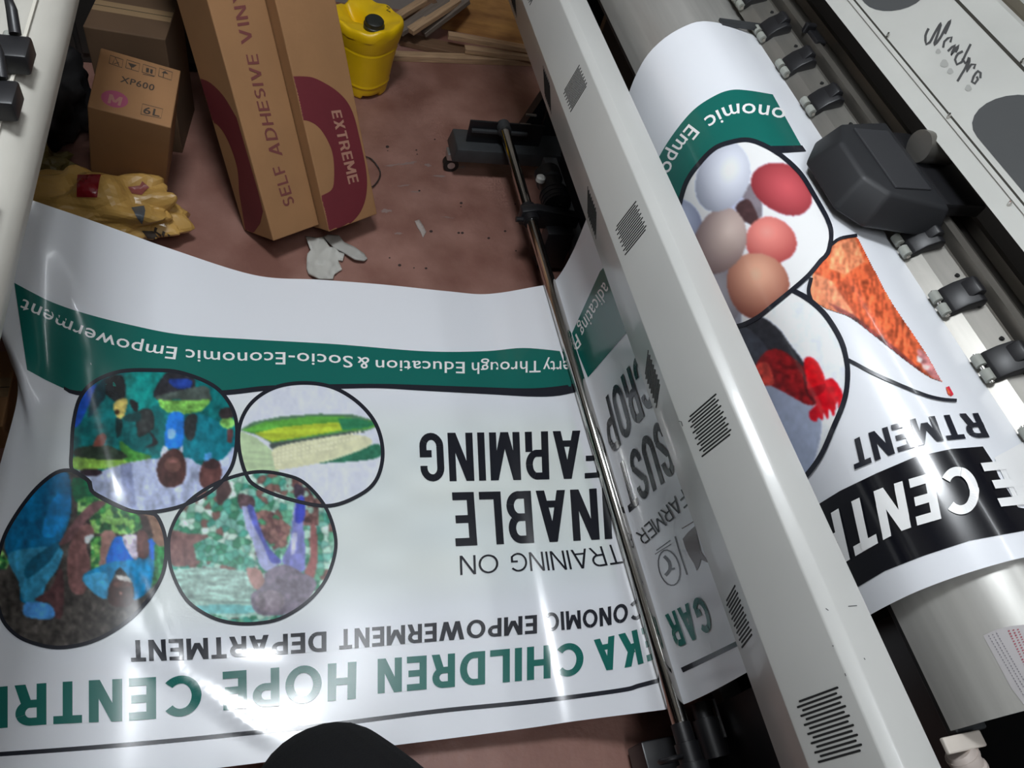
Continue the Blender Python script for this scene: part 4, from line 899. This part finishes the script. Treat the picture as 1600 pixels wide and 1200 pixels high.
caps('lettering', C1, v1, BRN, [('SELF', Z2([(562, 850), (512, 685)]), Z2([(517, 862), (468, 700)])), ('ADHESIVE', Z2([(511, 648), (440, 395), (406, 225)]), Z2([(460, 652), (395, 398), (357, 228)])), ('VINYL', Z2([(388, 178), (355, 20), (330, -110)]), Z2([(340, 186), (307, 28), (283, -105)]))], t=.16, gap=.16, off=.0006)
caps('lettering', C2, v2, PINKL, [('EXTREME', Z2([(712, 462), (750, 620), (786, 768)]), Z2([(752, 458), (792, 612), (828, 756)]))], t=.19, gap=.13, off=.0010)
D_out = dense(Z2([(518, 320), (590, 318), (650, 328), (740, 382), (797, 455), (835, 590), (862, 740), (850, 850), (800, 925), (712, 972)]), 4) ; D_in = dense(Z2([(668, 818), (715, 790), (725, 740), (722, 660), (705, 600), (665, 535), (620, 505), (575, 500)]), 4)
decal('red_arc', C2, v2, REDC, polys=[D_out + [np.array(q) for q in Z2([(688, 975), (672, 880)])] + D_in + [np.array(q) for q in Z2([(540, 400)])]], off=.0005, L=3)
D1o = dense(Z2([(165, 325), (210, 345), (265, 400), (320, 490)]), 4); D1i = dense(Z2([(330, 800), (322, 700), (290, 600), (250, 530), (215, 505)]), 4)
decal('red_arc', C1L, v1, REDC, polys=[D1o + [np.array(q) for q in Z2([(410, 800), (430, 880), (418, 930), (385, 978), (356, 958)])] + D1i], off=.0005, L=3)
INK = mat('carton_ink', (0.05, 0.035, 0.025), 0.7); PINK = mat('pink_print', (0.36, 0.075, 0.14), 0.6)
ZX = lambda L: [(80 + a / 5, b / 5) for a, b in L]
text('lettering', CX, xo, INK, [('XP600', ZX([(537, 640), (800, 712)]), ZX([(548, 595), (812, 665)])), ('6L', ZX([(715, 885), (845, 915)]), ZX([(728, 833), (856, 862)]))], bold=.015, space=1.1, off=.0006)
icons = []
for a, b in (((452, 495), (553, 530)), ((582, 530), (683, 562)), ((710, 565), (810, 597)), ((838, 595), (938, 628))):
    u0, u1 = np.array(a, float), np.array(b, float); up = np.array([9., -62.])
    icons.append((ZX([tuple(u0), tuple(u1), tuple(u1 + up), tuple(u0 + up), tuple(u0)]), 1.0, dict(curve=False)))
bx = [(700, 893), (858, 925), (872, 853), (713, 812), (700, 893)]
icons.append((ZX(bx), .9, dict(curve=False)))
ic = ZX
for k_, (rb_, pl_) in enumerate([([icons[0], (ic([(480, 500), (500, 450), (530, 515)]), 1.2, dict(curve=False)), (ic([(490, 500), (530, 490)]), 1, dict(curve=False))], []),
        ([icons[1], (ic([(630, 520), (625, 545)]), 1.4, dict(curve=False))], [ic([(600, 490), (670, 510), (640, 530), (622, 525)])]),
        ([icons[2], (ic([(715, 580), (805, 600)]), 1, dict(curve=False))], [ic([(742, 530), (765, 535), (762, 570), (740, 565)]), ic([(775, 540), (795, 545), (790, 580), (772, 572)])]),
        ([icons[3], (ic([(880, 560), (875, 605)]), 1.3, dict(curve=False))], [ic([(860, 570), (890, 555), (918, 582)])]), ([icons[4]], [])]):
    decal('handling_symbol' if k_ < 4 else 'lettering_frame', CX, xo, INK, ribs=rb_, polys=pl_, off=.0006, L=5)
decal('pink_stamp', CX, xo, PINK, polys=[ic([(495 + 105 * math.cos(t) - 15 * math.sin(t), 775 + 27 * math.cos(t) + 62 * math.sin(t)) for t in np.linspace(0, 6.28, 26, False)])], off=.0005)
caps('stamp_letter', CX, xo, mat('stamp_pale', (.42, .20, .16), .7), [('M', ZX([(440, 805), (540, 830)]), ZX([(455, 735), (560, 765)]))], t=.2, off=.0009, L=4)
# ================================================================== yellow jerrycan
YEL = mat('yellow_plastic', (0.95, 0.60, 0.006), 0.35, noise=(9, .1))
jc = empty('jerrycan', 'yellow plastic jerrycan with dented top and black cap', 'jerrycan'); jc.location = (.302, 2.42, 0)
prof = [(.0, .004), (.060, .004), (.066, .0), (.078, .006), (.083, .03), (.085, .045), (.0875, .048), (.088, .053), (.0868, .057), (.094, .12), (.102, .175), (.1035, .18), (.101, .184), (.1035, .188), (.112, .22), (.1165, .245), (.115, .262), (.108, .270), (.092, .268), (.05, .262), (0, .262)]
bm = bmesh.new(); NS = 72; rings = []
for r, z in [tuple(p) for p in dense(prof, .004)]:
    rg = []
    for k in range(NS):
        t = 2 * math.pi * k / NS; sq = 1 + .045 * math.cos(4 * t); x, y = r * sq * math.cos(t), r * sq * .97 * math.sin(t); zz = z
        if z > .235:
            s_ = (x + .02) * .86 + y * .5
            zz -= .028 * math.exp(-((s_) / .016) ** 2) * math.exp(-((y - .03) / .08) ** 2) + .018 * math.exp(-((x + .055) / .035) ** 2 - ((y + .01) / .05) ** 2)
            zz += .004 * math.sin(9 * t) * (r / .115) ** 3 + .005 * math.sin(40 * x) * math.sin(50 * y)
        if z < .03 and abs(math.sin(2 * t + .9)) > .6 and r > .05: zz += .014 * max(0, 1 - z / .03)
        rg.append(bm.verts.new((x, y, zz)))
    rings.append(rg)
for A, B in zip(rings, rings[1:]):
    for k in range(NS): bm.faces.new((A[k], A[(k + 1) % NS], B[(k + 1) % NS], B[k]))
bmesh.ops.remove_doubles(bm, verts=bm.verts[:], dist=1e-5); bmesh.ops.recalc_face_normals(bm, faces=bm.faces[:])
me = bpy.data.meshes.new('can_body'); bm.to_mesh(me); bm.free(); link('can_body', me, YEL, jc, True)
MB().tube([(.014, -.066, .262), (.014, -.068, .278), (.014, -.0685, .279), (.014, -.0695, .292), (.014, -.070, .296)], [.034, .034, .031, .031, .027], 28).build('cap', mat('cap_black', (.02, .022, .018), .45), jc, True)
decal('pen_mark', Caster([o for o in jc.children if o.name.startswith('can_body')]), jc, INK, ribs=[([(604, 10), (609, 13), (604, 16), (610, 19)], 1.6)], off=.001)
# ================================================================== timber
WOODS = [mat('pale_timber', (.52, .34, .20), .65, noise=(22, .3), stretch=(6, .5, 6)), mat('brown_timber', (.20, .11, .06), .7, noise=(22, .3), stretch=(6, .5, 6)), mat('grey_timber', (.20, .16, .13), .7, noise=(22, .3), stretch=(6, .5, 6))]
def strip(a, b, wd, th, label, m, group):
    """timber strip between the world points a and b"""
    a, b = Vector(a), Vector(b); d = b - a; o = MB().box(-wd / 2, wd / 2, 0, d.length, -th / 2, th / 2).bevel(.002).build('timber_strip', m)
    y = d.normalized(); x = y.cross(Vector((0, 0, 1))).normalized(); z = x.cross(y); o.matrix_world = Matrix.Translation(a) @ Matrix((x, y, z)).transposed().to_4x4()
    tag(o, label, 'wood', group); return o
def A3(u, v, z): return tuple(atz(u, v, z))
GW = 'timber strips on the floor'
strip(A3(606, 87, .012), A3(862, 97, .012), .035, .024, 'long timber strip lying on the floor, nearest of the strips to the camera', WOODS[0], GW)
strip(A3(726, 77, .036), A3(850, 92, .036), .034, .02, 'short pale timber strip resting on the longest floor strip', WOODS[0], GW)
strip(A3(700, 55, .062), A3(850, 81, .062), .03, .02, 'pale timber strip lying uppermost, just in front of the plywood sheet', WOODS[0], GW)
strip(A3(626, 60, .012), A3(738, 85, .012), .07, .02, 'wide flat brown board lying behind the longest floor strip', WOODS[1], GW)
GL = 'timber strips in the slanting pile'
for (a, b, z, wd, m, lb) in (((622, 26), (664, 0), .10, .03, 0, 'pale timber strip at the left of the slanting pile behind the jerrycan'), ((623, 50), (698, 0), .075, .04, 2, 'grey timber strip second from left in the slanting pile'), ((641, 49), (716, 0), .085, .035, 0, 'pinkish brown timber strip in the middle of the slanting pile'),
      ((661, 53), (731, 0), .05, .03, 2, 'thin dark grey strip at the right of the slanting pile, nearest the plywood'), ((612, 40), (680, 0), .04, .05, 1, 'dark brown timber at the bottom of the slanting pile')):
    p, q = A3(*a, z), tuple(aty(*b, 2.83)); strip(p, q, wd, .020, lb, WOODS[m], GL)
pw = MB().prism([(0, 0), (.62, 0), (.62, .6), (0, .6)], 0, .012).build('plywood_sheet', mat('plywood', (.56, .29, .09), .6, noise=(6, .35, (.30, .14, .05)), stretch=(1, 1, 5)))
p0, p1 = atz(690, 45, 0), atz(822, 70, 0); an = math.atan2(p1[1] - p0[1], p1[0] - p0[0])
pw.location = p0; pw.rotation_euler = (-.13, 0, an); tag(pw, 'orange brown plywood sheet leaning against the back wall behind the timber strips', 'wood')
# ================================================================== dark cabinet and bag in the corner
cab = empty('cabinet', 'dark metal cabinet in the shadow behind the cartons', 'cabinet'); 
MB().box(-1.25, .06, 2.42, 2.80, 0, 1.55).bevel(.004).build('body', mat('cabinet_steel', (.03, .028, .026), .5, noise=(8, .2)), cab)
for xa, xb_ in ((-1.23, -.60), (-.585, .04)): 
    d_ = MB().box(xa, xb_, 2.408, 2.42, .04, 1.51).bevel(.003).build('door', mat('cabinet_door', (.034, .031, .028), .5), cab)
    MB().box(xb_ - .05, xb_ - .035, 2.394, 2.408, .6, .75).bevel(.003).build('door_handle', mat('zinc2', (.2, .2, .2), .4, .8), d_)
def blob(name, c, rad, amp, seed, m, sub=4, scale=6.0, sharp=False, parent=None, floor0=0.0):
    from mathutils import noise as mn
    bm = bmesh.new(); bmesh.ops.create_icosphere(bm, subdivisions=sub, radius=1)
    for v in bm.verts:
        p = v.co.copy(); d = mn.noise(p * scale * .5 + Vector((seed, 0, 0))); e = mn.voronoi(p * scale * .45 + Vector((0, seed, 0)))[0]
        k = 1 + amp * (d + (.9 * (e[1] - e[0]) - .3 if sharp else .5 * mn.noise(p * scale * 1.3)))
        v.co = Vector((p.x * rad[0] * k, p.y * rad[1] * k, p.z * rad[2] * k)) + Vector(c); v.co.z = max(v.co.z, floor0 + .001)
    me = bpy.data.meshes.new(name); bm.to_mesh(me); bm.free(); return link(name, me, m, parent, not sharp)
bg = blob('plastic_bag', (-.64, 2.06, .13), (.13, .16, .15), .35, 2.2, mat('black_bag', (.022, .021, .022), .5), 4, 5); tag(bg, 'crumpled dark bag in the shadow between the left printer and the XP600 carton', 'bag')
# yellow packaging
FOILM = mat('yellow_film', (0.56, 0.33, 0.09), 0.30, coat=.35, noise=(7, .3))
pk = empty('plastic_packaging', 'crumpled yellow plastic packaging with a red square, in front of the XP600 carton', 'packaging')
c0 = atz(185, 338, .075)
film = blob('film', (c0[0] - .035, c0[1] + .01, .085), (.20, .115, .105), .26, 5.1, FOILM, 5, 5, True, pk)
for p in film.data.polygons: p.use_smooth = False
CF = Caster([film])
decal('red_square', CF, pk, mat('red_film', (.22, .008, .014), .3, coat=.3), polys=[[(122, 274), (158, 274), (152, 308), (121, 307)]], off=.003, L=5)
decal('pink_patch', CF, pk, mat('pink_film', (.28, .08, .07), .3, coat=.3), polys=[[(199, 292), (218, 290), (222, 283), (233, 293), (222, 305), (206, 303)]], off=.002, L=5)
decal('grey_patch', CF, pk, mat('grey_film', (.09, .10, .11), .2, coat=.5), polys=[[(205, 325), (225, 322), (227, 330), (222, 350), (214, 340)]], off=.002, L=5)
text('film_lettering', CF, pk, INK, [('HE', [(236, 368), (268, 384)], [(242, 355), (272, 370)])], bold=.03, off=.003)
decal('black_patch', CF, pk, INK, polys=[[(221, 361), (238, 361), (250, 374), (230, 372)]], off=.002, L=5)
pk2 = blob('plastic_packaging', (-.63, 1.80, .06), (.10, .08, .08), .4, 9.4, mat('olive_film', (.16, .12, .035), .4), 4, 5, True); tag(pk2, 'olive yellow plastic wrapping beside the left printer, left of the red square', 'packaging')
# ================================================================== litter on the floor
def crumple(name, pts, z, h, m, seed, label, cat, ridge_=0.0):
    bm = bmesh.new(); poly_px(bm, pts); refine(bm, 5.0)
    for v in bm.verts:
        k = np.array([[v.co.x, v.co.y]]); hh = h * (vnoise(k, 16, seed)[0] + .5 * vnoise(k, 7, seed + 1)[0])
        v.co = Vector(atz(v.co.x, v.co.y, z + hh))
    g = bmesh.ops.extrude_face_region(bm, geom=bm.faces[:])
    for v in g['geom']:
        if isinstance(v, bmesh.types.BMVert): v.co.z = max(.0008, v.co.z - .0015 - h * .3)
    o = bm_out(bm, name, m, None); bm2 = None
    return tag(o, label, cat)
Z7 = lambda L: [(440 + a / 6.667, 330 + b / 6.667) for a, b in L]
PAPER = mat('crumpled_paper', (.52, .51, .47), .7)
crumple('paper_scrap', Z7([(248, 258), (370, 275), (430, 265), (500, 370), (560, 380), (600, 425), (655, 440), (635, 510), (585, 505), (628, 600), (550, 650), (535, 700), (400, 700), (280, 645), (260, 590), (262, 490), (270, 440), (305, 400)]), .004, .018, PAPER, 3, 'torn white paper scrap on the floor below the long cartons', 'paper')
crumple('paper_scrap', Z7([(430, 262), (480, 240), (600, 250), (650, 320), (760, 370), (860, 440), (893, 490), (860, 510), (760, 495), (640, 420), (540, 370)]), .005, .016, mat('dusty_paper', (.42, .41, .38), .7), 8, 'narrow pointed white paper scrap on the floor under the EXTREME carton', 'paper')
crumple('paint_flake', [(648, 345), (655, 343), (661, 352), (666, 362), (661, 371), (657, 362), (652, 354)], .002, .002, mat('flake', (.42, .36, .33), .7), 5, 'small pale flake stuck on the red floor', 'flake')
wl = MB().tube([A3(*p, .006 + .004 * (i % 2)) for i, p in enumerate(dense([(556, 213), (566, 240), (582, 250), (594, 268), (590, 283), (578, 292), (566, 268), (575, 268)], 4))], .0022, 8).build('wire', mat('wire_black', (.03, .022, .02), .5), None, True)
tag(wl, 'thin dark wire curled on the floor right of the EXTREME carton', 'wire')
bx2, bb2 = carton('carton', 'small tan carton on the floor under the left printer, beside the vinyl', (-.70, .97, 0), (0, 0, 0), .132, .20, .09, CARD)  # carton shape standing in for a tan wooden piece
# dried splashes on the floor
SPL = mat('dried_paint', (.27, .19, .17), .7); DOT = mat('dark_spot', (.035, .02, .018), .7)
rng = random.Random(4)
fl_c = Caster([floor]); bmA, bmB = bmesh.new(), bmesh.new()
for (u, v, a, b) in ((640, 255, 16, 1.6), (685, 275, 12, 1.4), (615, 258, 14, 1), (720, 262, 8, 2), (650, 300, 9, .8), (603, 330, 8, 2.5), (632, 290, 12, .9), (622, 365, 7, 1.2), (700, 340, 10, .8), (668, 258, 6, 1.5)):
    poly_px(bmA, [(u + a * math.cos(t) * (.5 + .7 * rng.random()), v + .2 * a * math.cos(t) * math.sin(u) + b * math.sin(t) * (.5 + 1.4 * rng.random())) for t in np.linspace(0, 6.28, 16, False)])
for i in range(26):
    u, v, r = 560 + 290 * rng.random(), 215 + 215 * rng.random(), .8 + 1.5 * rng.random()
    poly_px(bmB, [(u + r * 1.3 * math.cos(t), v + r * math.sin(t)) for t in np.linspace(0, 6.28, 7, False)])
for bm_, nm_, m_ in ((bmA, 'paint_splashes', SPL), (bmB, 'dark_spots', DOT)):
    cast_bm(bm_, fl_c, .0006); o = bm_out(bm_, nm_, m_, None); tag(o, {'paint_splashes': 'pale dried paint splashes scattered over the red floor', 'dark_spots': 'small dark specks scattered over the red floor'}[nm_], 'stain', None, 'stuff')
# ================================================================== the photographer's leg
TRO = mat('black_knit', (0.007, 0.007, 0.008), 0.9, spec=.2, bump=(220, .35), stretch=(1, 5, 5))
me = bpy.data.meshes.new('trousers'); bm = bmesh.new(); sk = bm.verts.layers.skin.verify()
J = {'pel': ((.13, -.42, .80), .15), 'hipr': ((.15, -.36, .79), .115), 'kn': ((.035, .105, .575), .105), 'knt': ((.022, .135, .535), .088), 'sh': ((.05, .09, .30), .062), 'an': ((.05, .06, .07), .05),
     'hipl': ((-.12, -.44, .78), .115), 'knl': ((-.16, -.36, .44), .078), 'anl': ((-.17, -.42, .07), .05), 'mid': ((.150, -.05, .645), .125), 'waist': ((.02, -.46, .95), .15)}
V = {k: bm.verts.new(p) for k, (p, r) in J.items()}
for a, b in (('pel', 'hipr'), ('hipr', 'mid'), ('mid', 'kn'), ('kn', 'knt'), ('knt', 'sh'), ('sh', 'an'), ('pel', 'hipl'), ('hipl', 'knl'), ('knl', 'anl'), ('pel', 'waist')): bm.edges.new((V[a], V[b]))
for k, (p, r) in J.items(): V[k][sk].radius = (r, r); V[k][sk].use_root = (k == 'pel')
bm.to_mesh(me); bm.free()
per = empty('person', 'person in ribbed black trousers, only a bent knee seen at the bottom edge', 'person')
tr_ = link('trousers', me, TRO, per); md = tr_.modifiers.new('skin', 'SKIN'); md.use_smooth_shade = True; sd = tr_.modifiers.new('sub', 'SUBSURF'); sd.levels = 2; sd.render_levels = 3
for sx, sy in ((.05, .06), (-.17, -.42)):
    sh_ = [(sx - .038, sy - .07), (sx + .038, sy - .07), (sx + .046, sy + .06), (sx + .04, sy + .14), (sx + .01, sy + .18), (sx - .02, sy + .175), (sx - .042, sy + .12), (sx - .044, sy + .05)]
    MB().prism(sh_, .0, .06, axis='z').bevel(.018, 3).build('shoe', BLACK_P, per, True)
COL.objects.unlink(_to); bpy.data.objects.remove(_to)
